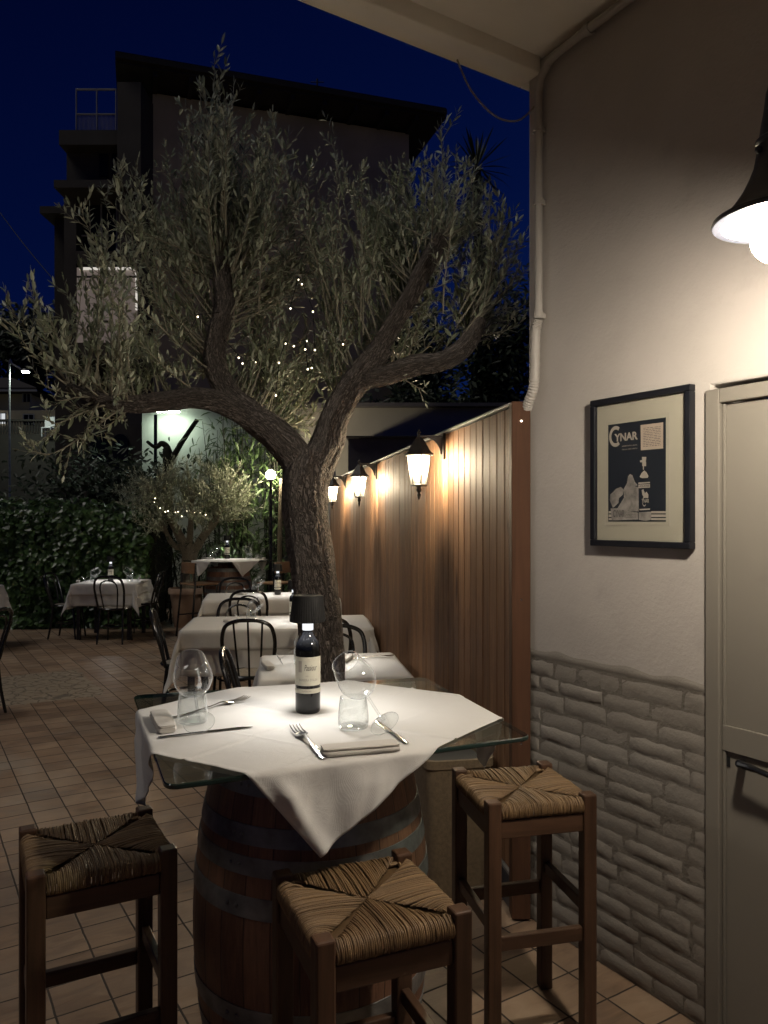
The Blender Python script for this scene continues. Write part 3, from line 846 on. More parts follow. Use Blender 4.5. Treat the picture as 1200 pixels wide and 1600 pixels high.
def quad_pt(q, u, v):
    a = q[0]+(q[1]-q[0])*((u+1)/2); b = q[3]+(q[2]-q[3])*((u+1)/2)
    return a+(b-a)*((v+1)/2)
def hang(d, r0=.008):
    if d <= 0: return 0.0, 0.0
    L = r0*PI/2
    if d < L: return r0*math.sin(d/r0), r0*(1-math.cos(d/r0))
    return r0, r0+d-L
def diamond_cloth(name, label, quad, z0, cu, cv, D, n, seed, group=None, rot=R(8.6)):
    m = MB(); vs = []; fs = []
    ctr = quad_pt(quad, cu, cv)
    hu = ((quad[1]-quad[0]).length+(quad[2]-quad[3]).length)/4
    hv = ((quad[3]-quad[0]).length+(quad[2]-quad[1]).length)/4
    for i in range(n+1):
        for j in range(n+1):
            a = -1+2*i/n; b = -1+2*j/n
            u_, v_ = D*(a+b)/2, D*(a-b)/2
            u = cu+u_*math.cos(rot)+v_*math.sin(rot); v = cv-u_*math.sin(rot)+v_*math.cos(rot)
            ex = max(0, abs(u)-1)*hu; ey = max(0, abs(v)-1)*hv
            uc = max(-1, min(1, u)); vc = max(-1, min(1, v))
            p = quad_pt(quad, uc, vc)
            z = z0+.0016+.0010*noise.noise(V((u*4, v*4, seed)))+.0009*abs(noise.noise(V((u*5+v*2, v*9-u*3, seed+8))))
            # ironed fold creases
            for cl in (a, b):
                z += .0038*math.exp(-(cl/.011)**2)+.0016*math.exp(-((abs(cl)-.5)/.010)**2)
            z += .0022*max(0, noise.noise(V((u*3, v*2.2, seed+4))))*(abs(u)+abs(v))
            if ex > 0 or ey > 0:
                if ex >= ey:
                    sgn = 1 if u > 0 else -1
                    e1 = (quad_pt(quad, sgn, -1)-quad_pt(quad, sgn, 1)); d = ex; tang = v
                else:
                    sgn = 1 if v > 0 else -1
                    e1 = (quad_pt(quad, 1, sgn)-quad_pt(quad, -1, sgn)); d = ey; tang = u
                nrm = V((e1.y, -e1.x, 0)).normalized()
                if nrm.dot(p-ctr) < 0: nrm = -nrm
                ho, dr = hang(d)
                w = min(1, dr/.06)
                fold = .034*noise.noise(V((tang*2.6, dr*2.0, seed+1)))*w+.009*noise.noise(V((tang*7, dr*5, seed+2)))*w+.004*noise.noise(V((tang*15+dr*9, dr*14, seed+5)))*w
                fold += .026*w*math.exp(-((tang-(.36-dr*1.3))/.055)**2)
                fold += .014*w*math.exp(-((tang+(.50-dr*1.2))/.05)**2)
                flare = .03*dr if v < -1 else -.13*dr
                p = p+nrm*(ho+fold+flare+.004*w)
                z = z0+.0012-dr*(1-.02*dr)
            if max(abs(a), abs(b)) > .972: p = p+V((0, 0, .0)); z += .0016
            vs.append(V((p.x, p.y, z)))
    for i in range(n):
        for j in range(n):
            k = i*(n+1)+j
            fs.append((k, k+n+1, k+n+2, k+1))
    c0 = V((ctr.x, ctr.y, z0))
    m.add([p-c0 for p in vs], fs)
    o = m.build(name, MAT['cloth'], smooth=True, solid=.0012, angle=180, loc=c0)
    return tag(o, label, 'tablecloth', group)
diamond_cloth('tablecloth', 'white cloth laid cornerwise over the foreground glass table, corners hanging', [LF, RF, RB, LB], TZ+.0012, -.055, -.07, 1.445, 150, 3)
CZ = TZ+.004

# ---------------------------------------------------------------- bottle lamp
def make_bottle_lamp(name, label, loc):
    o = thing(name, label, 'table lamp', loc, group='bottle lamps on the tables')
    m = MB()
    m.lathe([(.001, .004), (.024, .004), (.033, .0), (.0365, .004), (.0375, .012), (.0375, .185), (.0368, .197), (.033, .210), (.024, .222), (.017, .232), (.0145, .245), (.0140, .262)], 40)
    m.build('bottle', MAT['bottle_glass'], o)
    a = R(-90)
    def lab(name, z0, z1, half, mat):
        m = MB(); m.lathe([(.0379, z0), (.0379, z1)], 28, a0=a-half, a1=a+half); return m.build(name, mat, o)
    l1 = lab('main_label', .085, .170, R(100), MAT['label_paper'])
    l2 = lab('strip_label', .062, .076, R(100), MAT['label_paper'])
    def ltext(mb, s, ang0, ang1, z0, z1, bold=0.0, shear=0.0):
        vs, fs = text_mesh(s, 1.0, bold, shear)
        x0 = min(v[0] for v in vs); x1 = max(v[0] for v in vs); y0 = min(v[1] for v in vs); y1 = max(v[1] for v in vs)
        out = []
        for v in vs:
            an = a+ang0+(ang1-ang0)*(v[0]-x0)/(x1-x0); z = z0+(z1-z0)*(v[1]-y0)/(y1-y0)
            out.append((.0382*math.cos(an), .0382*math.sin(an), z))
        mb.add(out, fs)
    m = MB(); ltext(m, 'Passiour', R(-22), R(38), .130, .148, 0, .35); m.build('script_name', MAT['ink'], l1, smooth=False)
    m = MB(); ltext(m, "BARBERA D'ALBA", R(-48), R(42), .099, .106, .01); ltext(m, '2021', R(-17), R(-2), .112, .116)
    for (p, q) in ((R(-52), R(-34)),):
        vs = []; fs = []
        for i in range(7):
            an = a+p+(q-p)*i/6
            for z in (.125, .158): vs.append((.0381*math.cos(an), .0381*math.sin(an), z))
        for i in range(6): fs.append((2*i, 2*i+2, 2*i+3, 2*i+1))
        m.add(vs, fs)
    m.build('label_lettering', MAT['ink_pale'], l1, smooth=False)
    m = MB(); ltext(m, 'SUPERIORE', R(-34), R(10), .0665, .0715, .01); m.build('strip_lettering', MAT['ink_pale'], l2, smooth=False)
    m = MB(); m.lathe([(.015, .246), (.0165, .247), (.0165, .268), (.0150, .272)], 24); m.build('neck_diffuser', MAT['led_collar'], o)
    m = MB(); m.lathe([(.0035, .270), (.0125, .272), (.0125, .288), (.041, .2885), (.041, .294), (.010, .296), (.010, .345), (.001, .345)], 20); m.build('lamp_stem', MAT['white_plastic'], o)
    pl = lambda an, z: 1+.012*math.cos(an*44)
    m = MB(); m.lathe([(.052, .272), (.0525, .274), (.0455, .346), (.044, .350), (.040, .3505), (.001, .3505)], 132, rmod=lambda an, z: pl(an, z) if z < .349 else 1)
    m.build('lampshade', MAT['shade_black'], o, solid=.0008)
    m = MB(); m.box((0.012, -.0520, .278), (.004, .0015, .005)); m.build('shade_tag', MAT['steel'], o, smooth=False)
    m = MB(); m.lathe([(.018, .2865), (.038, .2865)], 24); m.build('led_ring', MAT['led'], o)
    return o
def face_cam(p): return math.atan2(-p.x, p.y)*-1 if False else math.atan2(p.x, p.y)*-1
bp_ = G(481, 1112, CZ)
blamp = make_bottle_lamp('bottle_lamp', 'wine bottle lamp with black pleated shade on the foreground table', bp_)
blamp.rotation_euler = (0, 0, -math.atan2(bp_.x, bp_.y)+R(6))

# ---------------------------------------------------------------- glasses, napkins, cutlery (prototypes sit on the foreground table)
TILT = R(57)
def make_wine_glass(name, label, loc, rz):
    o = thing(name, label, 'wine glass', loc, rz, 'tipped wine glasses')
    M_ = Matrix.Translation((0, 0, .0415*math.sin(TILT)+.001)) @ Matrix.Rotation(-TILT, 4, 'X') @ Matrix.Scale(1.12, 4)
    m = MB(); m.lathe([(.0045, .100), (.014, .102), (.028, .109), (.041, .124), (.048, .142), (.0485, .156), (.046, .176), (.041, .200), (.0375, .216)], 40, M=M_)
    b = m.build('bowl', MAT['glass'], o)
    m = MB(); m.lathe([(.0372, .2155), (.0381, .2163), (.0378, .2172), (.0370, .2168), (.0372, .2155)], 40, M=M_); m.build('rim', MAT['glass_rim'], b)
    m = MB(); m.lathe([(.005, .006), (.0038, .012), (.0034, .03), (.0034, .085), (.0045, .098), (.008, .102)], 14, M=M_); m.build('stem', MAT['glass'], o)
    m = MB(); m.lathe([(.001, -.0008), (.036, -.0008), (.0373, .0002), (.036, .0012), (.018, .0028), (.006, .0055), (.001, .0062)], 36, M=M_); ft = m.build('foot', MAT['glass'], o)
    m = MB(); m.tube([tuple(M_ @ V((.0368*math.cos(2*PI*i/36), .0368*math.sin(2*PI*i/36), .0004))) for i in range(36)], .0009, 6, closed=True); m.build('rim', MAT['glass_rim'], ft)
    return o
def make_tumbler(name, label, loc):
    m = MB(); m.lathe([(.001, .002), (.036, .0018), (.0395, .004), (.0425, .018), (.0425, .034), (.040, .062), (.0368, .088), (.0360, .0885), (.0355, .088), (.0388, .062), (.0412, .034), (.0408, .018), (.036, .010), (.001, .0085)], 36)
    o = m.build(name, MAT['glass'], loc=loc); return tag(o, label, 'tumbler', 'tumblers on the tables')
def make_napkin(name, label, loc, rz):
    m = MB()
    # long axis x: four soft layers folded over each other
    for k, (z0, h, w, L) in enumerate(((0, .0155, .027, .097), (.0152, .0062, .0255, .0962))):
        sec = []
        for i in range(16):
            a = 2*PI*i/16
            ca, sa = math.cos(a), math.sin(a)
            y = w*(abs(ca)**(.5 if k == 0 else .3))*(1 if ca > 0 else -1); z = z0+h/2+h/2*(abs(sa)**.6)*(1 if sa > 0 else -1)
            sec.append((y, z))
        vs = []; fs = []; nx = 16
        for i in range(nx+1):
            x = -L+2*L*i/nx; e = 1-.25*max(0, (abs(x)/L-.94)/.06)
            for y, z in sec:
                q = noise.noise(V((x*14, y*20, k+3)))*.0012
                vs.append((x+q, y*e+q, z0+h/2+(z-z0-h/2)*(.9 if e < 1 else 1)+q*(.6 if k == 2 else .2)+.0006))
        for i in range(nx):
            for j in range(16):
                fs.append((i*16+j, i*16+(j+1) % 16, (i+1)*16+(j+1) % 16, (i+1)*16+j))
        fs.append(tuple(range(15, -1, -1))); fs.append(tuple(nx*16+j for j in range(16)))
        m.add(vs, fs)
    o = m.build(name, MAT['napkin'], loc=loc, angle=50); o.rotation_euler = (0, 0, rz)
    return tag(o, label, 'napkin', 'folded napkins')
def flat_blade(mb, prof, th):
    """prof: (y, left, right, z) along +y"""
    vs = []; fs = []
    for y, l, r, z in prof: vs += [(l, y, z), ((l+r)/2, y, z+th), (r, y, z), ((l+r)/2, y, z-th*.4)]
    for i in range(len(prof)-1):
        for k in range(4):
            fs.append((i*4+k, i*4+(k+1) % 4, (i+1)*4+(k+1) % 4, (i+1)*4+k))
    fs.append((0, 1, 2, 3)); e = (len(prof)-1)*4; fs.append((e+3, e+2, e+1, e))
    mb.add(vs, fs)
def make_fork(name, label, loc, rz, s=1.4):
    m = MB(); 
    flat_blade(m, [(y*s, -w*s, w*s, z*s) for y, w, z in ((0, .004, .003), (.006, .0062, .003), (.05, .0052, .004), (.10, .0032, .007), (.128, .0034, .010), (.140, .009, .009), (.150, .0115, .007), (.162, .0118, .0055))], .0016)
    for k in range(4):
        x = (-.0098+.00653*k)*s
        m.tube([(x, .160*s, .0055*s), (x, .18*s, .0048*s), (x, .200*s, .0075*s), (x, .208*s, .010*s)], [.0017*s, .0016*s, .0013*s, .0006*s], 6)
    o = m.build(name, MAT['steel'], loc=loc, angle=40); o.rotation_euler = (0, 0, rz); return tag(o, label, 'fork', 'forks on the tables')
def make_knife(name, label, loc, rz, s=1.12):
    m = MB()
    flat_blade(m, [(y*s, -l*s, r*s, z*s) for y, l, r, z in ((0, .003, .003, .003), (.006, .0066, .0066, .0032), (.05, .0062, .0062, .0036), (.095, .0045, .0045, .0036), (.105, .006, .004, .0034))], .0022)
    flat_blade(m, [(y*s, -l*s, r*s, z*s) for y, l, r, z in ((.104, .006, .004, .0034), (.12, .0095, .005, .003), (.17, .0105, .005, .0026), (.205, .0095, .005, .0022), (.222, .004, .0046, .0018), (.228, .0, .002, .0016))], .0007)
    o = m.build(name, MAT['steel'], loc=loc, angle=40); o.rotation_euler = (0, 0, rz); return tag(o, label, 'knife', 'knives on the tables')
def dirrot(a, b):
    d = b-a; return math.atan2(d.y, d.x)-PI/2

# right-hand setting
fR = V((.002, 2.045, CZ)); dR = V((-.100, .15, 0))
wg = make_wine_glass('wine_glass', 'tipped wine glass right of the bottle on the foreground table', fR, math.atan2(dR.y, dR.x)-PI/2)
tb = make_tumbler('tumbler', 'clear tumbler right of the bottle, propping the tipped foreground wine glass', V((-.085, 2.13, CZ)))
nk = make_napkin('napkin', 'rolled napkin at the front edge of the foreground table', G(563, 1176, CZ), R(15))
fa, fb = G(507, 1187, CZ), G(462, 1141, CZ)
fk = make_fork('fork', 'fork left of the rolled napkin, tines toward the bottle', fa, dirrot(fa, fb))
ka, kb = G(636, 1164, CZ), G(580, 1120, CZ)
kn = make_knife('knife', 'knife behind the rolled napkin under the tipped glass foot', ka, dirrot(ka, kb))
# left-hand setting
fL = V((-.494, 2.055, CZ)); dL = V((-.052, .141, 0))
wg2 = dup(wg, fL, math.atan2(dL.y, dL.x)-PI/2, 'wine glass left of the bottle leaning away on the foreground table')
tb2 = dup(tb, V((-.545, 2.19, CZ)), 0, 'clear tumbler behind the left wine glass of the foreground table')
nA, nB = G(246, 1117, CZ), G(264, 1150, CZ)
nc = (nA+nB)/2; dn = nB-nA
nk2 = dup(nk, nc+V((0, 0, 0)), math.atan2(dn.y, dn.x), 'folded napkin at the left edge of the foreground table')
fa, fb = G(270, 1123, CZ), G(354, 1102, CZ)
fk2 = dup(fk, fa, dirrot(fa, fb), 'fork lying behind the left wine glass of the foreground table')
ka, kb = G(247, 1154, CZ), G(390, 1137, CZ)
kn2 = dup(kn, ka, dirrot(ka, kb), 'long knife in front of the left wine glass and napkin')

# ================================================================ rush stools
def make_stool(name, label, loc, rz):
    o = thing(name, label, 'bar stool', loc, rz, 'wooden bar stools with rush seats')
    h = .155; sz = .043
    for i, (x, y) in enumerate(((-h, -h), (h, -h), (h, h), (-h, h))):
        m = MB(); m.box((x, y, .39), (sz, sz, .78)); m.build('leg', MAT['wood_dark'], o, smooth=False, bevel=.005)
    g = h-sz/2
    for sgn in (-1, 1):
        m = MB(); m.box((0, sgn*h, .695), (2*g, .026, .054)); m.build('rail', MAT['wood_dark_x'], o, smooth=False, bevel=.003)
        m = MB(); m.box((sgn*h, 0, .695), (.026, 2*g, .054)); m.build('rail', MAT['wood_dark_y'], o, smooth=False, bevel=.003)
        m = MB(); m.box((0, sgn*h, .352), (2*g, .022, .042)); m.build('stretcher', MAT['wood_dark_x'], o, smooth=False, bevel=.003)
        m = MB(); m.box((sgn*h, 0, .425 if sgn > 0 else .40), (.022, 2*g, .038)); m.build('stretcher', MAT['wood_dark_y'], o, smooth=False, bevel=.003)
    m = MB(); n = 58; e = .1335
    for side in range(4):
        ro = Matrix.Rotation(side*PI/2, 3, 'Z')
        for k in range(n):
            s = -e+2*e*(k+.5)/n+U(-.0009, .0009)
            zt = U(-.0022, .0024); yi = max(abs(s)*1.16, .003)
            mid = (.158+yi)/2
            j = lambda q=.0012: U(-q, q)
            pts = [(s+j(), .150, .724), (s+j(), .170, .728+j()), (s+j(), .1755, .741), (s, .1715, .757+zt), (s+j(), .158, .7665+zt), (s+j(.0016), mid, .767+zt-.001), (s+j(.001), yi, .7585+zt)]
            rr = U(.0021, .0031)
            pp = path(pts, 3)
            m.tube([ro @ V(p) for p in pp], [rr*(1+.18*noise.noise(V((p[1]*60, s*90, side))))*(.75 if i in (0, len(pp)-1) else 1) for i, p in enumerate(pp)], 7, rnd=min(1, max(0, rng.gauss(.55, .16))))
    # twisted cord round the corners
    for i, (x, y) in enumerate(((-1, -1), (1, -1), (1, 1), (-1, 1))):
        for q in range(3):
            a = .138+.011*q
            m.tube([(x*a, y*(a-.03), .757), (x*a, y*a, .7595), (x*(a-.03), y*a, .757)] if q < 1 else [(x*.170, y*.128, .732+.008*q), (x*.165, y*.133, .742), (x*.133, y*.165, .742), (x*.128, y*.170, .732+.008*q)], .0055, 6)
    m.box((0, 0, .742), (.27, .27, .016), rnd=.05)
    m.build('rush_seat', MAT['straw'], o)
    return o
st = make_stool('rush_stool', 'rush seat bar stool nearest the camera, in front of the barrel', (-.039, 1.752, 0), R(22.5))
dup(st, (-.766, 2.042, 0), R(28), 'dark rush seat bar stool left of the barrel on open tiles')
dup(st, (.4415, 2.488, 0), R(13), 'rush seat bar stool on the right beside the brick wall')

# tall jute-coloured planter behind the barrel
MAT['jute'] = pm('jute_planter', (.17, .125, .075), (.115, .085, .05), 60, stretch=(1, 1, 1), rough=.85, bump=.4, bscale=160)
pc = V((.30, 3.42, 0)); ang = math.atan2(FD.y, FD.x)
pl = thing('tall_planter', 'tall tan planter standing between the barrel and the fence', 'planter', pc, ang)
m = MB(); vs = []; sec = []
for i in range(24):
    a = 2*PI*i/24; ca, sa = math.cos(a), math.sin(a)
    sec.append((abs(ca)**.3*(1 if ca > 0 else -1), abs(sa)**.3*(1 if sa > 0 else -1)))
prf = [(.12, 0), (.125, .02), (.15, .56), (.158, .565), (.158, .60), (.14, .60), (.138, .55)]
for r_, z_ in prf: vs += [(x*r_, y*r_, z_) for x, y in sec]
fs = [(i*24+j, i*24+(j+1) % 24, (i+1)*24+(j+1) % 24, (i+1)*24+j) for i in range(len(prf)-1) for j in range(24)]
m.add(vs, fs); m.build('planter_body', MAT['jute'], pl)
m = MB(); m.poly([(x*.137, y*.137, .56) for x, y in sec]); m.build('soil', MAT['ground'], pl, smooth=False)
# ================================================================ chairs
MAT['cane'] = pm('cane_seat', (.34, .30, .24), (.22, .19, .15), 40, rough=.6, bump=.3, bscale=200)
def make_chair(name, label, style):
    o = thing(name, label, 'chair', group='black hoop back chairs')
    BM = MAT['black_metal']
    m = MB(); m.lathe([(.001, .440), (.175, .440), (.200, .446), (.205, .458), (.198, .468), (.178, .470), (.172, .464)], 36); m.build('seat', BM, o)
    m = MB(); m.lathe([(.174, .4655), (.10, .4605), (.001, .459)], 32); m.build('seat_cane', MAT['cane'], o)
    hp = [(-.165, -.15, .452), (-.183, -.185, .60), (-.192, -.225, .74), (-.165, -.255, .845), (-.09, -.268, .885), (0, -.271, .892), (.09, -.268, .885), (.165, -.255, .845), (.192, -.225, .74), (.183, -.185, .60), (.165, -.15, .452)]
    hp = path(hp, 6)
    m = MB(); m.tube(hp, .0145, 10); m.build('hoop_back', BM, o)
    def spin(x0, xt, zt, yt):
        m = MB(); m.tube(path([(x0, -.172, .458), (x0*1.05+(xt-x0)*.4, -.205, .64), (xt, yt, zt)], 6), .0075, 8); m.build('spindle', BM, o)
    if style == 'A':
        spin(-.075, -.105, .874, -.262); spin(0, 0, .884, -.268); spin(.075, .105, .874, -.262)
    else:
        hp2 = [(-.085, -.17, .458), (-.105, -.205, .62), (-.112, -.238, .74), (-.085, -.256, .81), (0, -.263, .838), (.085, -.256, .81), (.112, -.238, .74), (.105, -.205, .62), (.085, -.17, .458)]
        m = MB(); m.tube(path(hp2, 6), .0095, 8); m.build('inner_hoop', BM, o)
    for sx in (-1, 1):
        m = MB(); m.tube([(sx*.135, .125, .444), (sx*.150, .152, .22), (sx*.165, .172, .0)], [.0155, .0135, .011], 10); m.build('leg', BM, o)
        m = MB(); m.tube(path([(sx*.150, -.142, .446), (sx*.158, -.165, .22), (sx*.168, -.205, .0)], 4), [.0155]*4+[.0135]*4+[.011], 10); m.build('leg', BM, o)
    m = MB(); m.tube([(.148*math.cos(2*PI*i/28), .008+.155*math.sin(2*PI*i/28), .22) for i in range(28)], .0095, 8, closed=True); m.build('ring_stretcher', BM, o)
    return o
chairs = [
    ('A', -1.005, 5.86, 3, 'black chair with three straight spindles at the long table front, backed to camera'),
    ('A', -.45, 6.0, 2, 'black chair just right of the olive trunk, backed to camera at the long table'),
    ('A', -1.62, 6.30, -78, 'black chair side-on at the left end of the long white table'),
    ('B', -.64, 4.36, -84, 'glossy black chair seen edge-on left of the small table behind the barrel'),
    ('B', -1.43, 8.21, 6, 'black double hoop chair backed to camera at the farther long table'),
    ('B', -1.33, 6.86, 182, 'black double hoop chair facing camera behind the long white table'),
    ('B', -.33, 5.05, 178, 'black hoop chair facing camera beside the fence, right of the trunk'),
    ('B', -1.85, 9.40, 184, 'black hoop chair below the far barrel table, facing camera'),
    ('B', -3.57, 10.22, -1, 'black hoop chair in front of the lone table by the ivy hedge'),
    ('B', -4.36, 10.62, -92, 'black chair side-on left of the lone table by the ivy hedge'),
    ('B', -3.40, 10.86, 93, 'black chair tucked right of the lone table by the ivy hedge'),
    ('B', -3.40, 6.32, 86, 'black chair cut off at the left edge of the view'),
]
protos = {}
for st_, x, y, a, lb in chairs:
    if st_ not in protos:
        c = make_chair('hoop_chair', lb, st_); c.location = (x, y, 0); c.rotation_euler = (0, 0, R(a)); protos[st_] = c
    else: dup(protos[st_], (x, y, 0), R(a), lb)

# ================================================================ dining tables
MAT['table_wood'] = wood('table_wood', (.03, .022, .018), (.07, .05, .04), 'X', .5)
def make_table(label, x, y, w, d, a):
    o = thing('dining_table', label, 'table', (x, y, 0), R(a), 'cloth covered dining tables')
    m = MB(); m.box((0, 0, .7425), (w, d, .03)); m.build('table_top', MAT['table_wood'], o, smooth=False)
    for sx in (-1, 1):
        for sy in (-1, 1):
            m = MB(); m.box((sx*(w/2-.06), sy*(d/2-.06), .364), (.05, .05, .727)); m.build('leg', MAT['black_metal'], o, smooth=False, bevel=.004)
    return o
def drape(name, label, x, y, w, d, a, ox, oy, z0, seed, group, n=44, up=0.0):
    """cloth over a rectangular table: ox, oy overhang on the two axes"""
    hx, hy = w/2+.004+up, d/2+.004+up; A, B = hx+ox, hy+oy
    na, nb = int(A*2/.026), int(B*2/.026)
    vs = []; fs = []
    for i in range(na+1):
        for j in range(nb+1):
            p = -A+2*A*i/na; q = -B+2*B*j/nb
            ex = max(0, abs(p)-hx); ey = max(0, abs(q)-hy)
            sx = 1 if p > 0 else -1; sy = 1 if q > 0 else -1
            z = z0
            if ex == 0 and ey == 0:
                z += .0008*noise.noise(V((p*6, q*6, seed)))+.0016*math.exp(-(p/.012)**2)+.0016*math.exp(-(q/.012)**2)
                vs.append((p, q, z)); continue
            if ex > 0 and ey > 0:
                r = math.hypot(ex, ey); th = math.atan2(ey, ex)
                wv = .07+.34*math.sin(2*th)**2*min(1, r/.12)
                wv += .10*noise.noise(V((th*3, r*4, seed)))
                wv = max(.06, wv)
                ho, dr = hang(r*math.sqrt(max(0, 1-wv*wv*.5)), .01)
                out = .012+wv*r*.8
                vs.append((sx*(hx+out*math.cos(th)), sy*(hy+out*math.sin(th)), z-dr)); continue
            dd = ex or ey; tang = q if ex else p
            ho, dr = hang(dd, .01)
            k = min(1, dr/.12)
            f = .016*noise.noise(V((tang*5, dr*1.5, seed+2)))*k+.012*noise.noise(V((tang*13, dr*1.2, seed+6)))*k*k
            out = ho+.004+.06*dr+max(-.01, f)
            if ex: vs.append((sx*(hx+out), q*(1+.02*k), z-dr))
            else: vs.append((p*(1+.02*k), sy*(hy+out), z-dr))
    for i in range(na):
        for j in range(nb):
            k = i*(nb+1)+j; fs.append((k, k+nb+1, k+nb+2, k+1))
    m = MB(); m.add(vs, fs)
    o = m.build(name, MAT['cloth'], solid=.0012, angle=180, loc=(x, y, 0)); o.rotation_euler = (0, 0, R(a))
    return tag(o, label, 'tablecloth', group)
tabs = [('the small table behind the olive trunk', -.31, 4.57, .82, .78, 8, .20, .22),
        ('the long table in mid patio', -.88, 6.47, 1.46, .80, 4, .36, .36),
        ('the farther long table near the potted olive', -1.27, 8.72, 1.42, .80, 7, .34, .34),
        ('the lone table by the ivy hedge', -3.80, 10.76, .80, .78, 1, .34, .30),
        ('the table cut off at the left edge', -5.42, 9.75, .82, .80, 8, .30, .30)]
for k, (nm, x, y, w, d, a, ox, oy) in enumerate(tabs):
    make_table('dark legged dining table, '+nm, x, y, w, d, a)
    drape('tablecloth', 'long white cloth hanging on '+nm, x, y, w, d, a, ox, oy, .7605, 10+k, 'white draped tablecloths')
    if k: drape('overlay_cloth', 'short white overlay with pointed corners on '+nm, x, y, w, d, a+2, .17, .16, .7640, 30+k, 'white overlay cloths', up=.014)
DZ = .7665
# place settings on the dining tables: tipped glass, tumbler, napkin
def setting(px, py, ang, nm, z=DZ, nap=True, off=(0, 0)):
    p = G(px, py, z)
    d = V((-math.sin(ang), math.cos(ang), 0)); s_ = V((d.y, -d.x, 0))
    dup(wg, p, ang, 'tipped wine glass '+nm)
    dup(tb, p+d*.125-s_*.02, 0, 'small tumbler propping the glass '+nm)
    if nap: dup(nk, p-d*.07+s_*.03, ang+R(8), 'folded napkin '+nm)
def blamp_at(px, py, nm, z=DZ):
    p = G(px, py, z); dup(blamp, p, -math.atan2(p.x, p.y)+U(-.2, .2), 'wine bottle lamp '+nm)
setting(437, 1040, R(-80), 'at the left end of the small table behind the trunk')
setting(523, 1030, R(20), 'right of the trunk on the small table', nap=False)
blamp_at(513, 1036, 'behind the trunk on the small table')
setting(371, 972, R(-62), 'at the left end of the long table')
blamp_at(459, 971, 'on the long table beside the trunk')
setting(384, 928, R(-58), 'on the farther long table')
blamp_at(434, 929, 'with cream label on the farther long table')
setting(131, 909, R(-78), 'at the left of the lone table by the hedge')
setting(217, 909, R(80), 'at the right of the lone table by the hedge')
blamp_at(173, 908, 'on the lone table by the ivy hedge')
# flat things near the fence end of the small table
q = G(541, 1031, DZ); dup(nk, q, R(80), 'folded napkin beside the fence on the small table')
q = G(549, 1030, DZ); dup(fk, q, R(-70), 'fork beside the fence on the small table')

# ================================================================ far barrel table with bar chairs
fpos = P(357, 813, 11.2); fpos.z = 0
rz = R(26)
bt2 = dup(bt, (fpos.x, fpos.y, 0), rz, 'wine barrel table with a white cloth in front of the bamboo')
tc_ = [o for o in C.objects if o.get('category') == 'tablecloth' and 'cornerwise' in o.get('label', '')][0]
off = Matrix.Rotation(rz, 3, 'Z') @ (V(tc_.location)-BC)
c2 = dup(tc_, fpos+off, rz, 'white cloth with pointed flaps on the far barrel table', 'white draped tablecloths')
setting(327, 873, R(-25), 'left of the lamp on the far barrel table', CZ)
setting(402, 874, R(75), 'right of the lamp on the far barrel table', CZ)
blamp_at(355, 873, 'on the far barrel table', CZ)
MAT['chair_wood'] = wood('bar_chair_wood', (.16, .09, .045), (.30, .18, .10), 'X', .45)
def make_bar_chair(name, label):
    o = thing(name, label, 'bar chair', group='tall bar chairs with wooden backs')
    BM = MAT['black_metal']
    m = MB(); m.box((0, 0, .735), (.40, .38, .025)); m.build('seat', MAT['chair_wood'], o, smooth=False, bevel=.010)
    m = MB(); vs = []; fs = []
    n = 14
    for i in range(n+1):
        a = R(-58+116*i/n); x = .235*math.sin(a); y = -.06-.17*math.cos(a)
        for rr, z in ((1, .89), (1, 1.045), (.93, 1.045), (.93, .89)):
            vs.append((x*rr, -.06+(y+.06)*rr, z-.015*abs(i/n-.5)))
    for i in range(n):
        for k in range(4): fs.append((i*4+k, i*4+(k+1) % 4, i*4+4+(k+1) % 4, i*4+4+k))
    fs.append((3, 2, 1, 0)); fs.append(tuple(n*4+k for k in range(4)))
    m.add(vs, fs); m.build('backrest', MAT['chair_wood'], o, bevel=.004)
    for sx in (-1, 1):
        m = MB(); m.tube([(sx*.195, -.155, 1.03), (sx*.195, -.165, .74), (sx*.215, -.235, 0)], .013, 8); m.build('leg', BM, o)
        m = MB(); m.tube([(sx*.180, .165, .73), (sx*.21, .225, 0)], .013, 8); m.build('leg', BM, o)
        m = MB(); m.tube([(sx*.2045, -.200, .30), (sx*.198, .200, .30)], .009, 8); m.build('footrest', BM, o)
    m = MB(); m.tube([(-.199, .198, .32), (.199, .198, .32)], .010, 8); m.build('footrest', BM, o)
    return o
bc_ = make_bar_chair('bar_chair', 'tall bar chair left of the far barrel table, in front of the pot')
p = P(311, 813, 10.75); bc_.location = (p.x, p.y, 0); bc_.rotation_euler = (0, 0, R(-48))
p = P(431, 813, 10.9); dup(bc_, (p.x, p.y, 0), R(52), 'tall bar chair right of the far barrel table, beside the olive trunk')
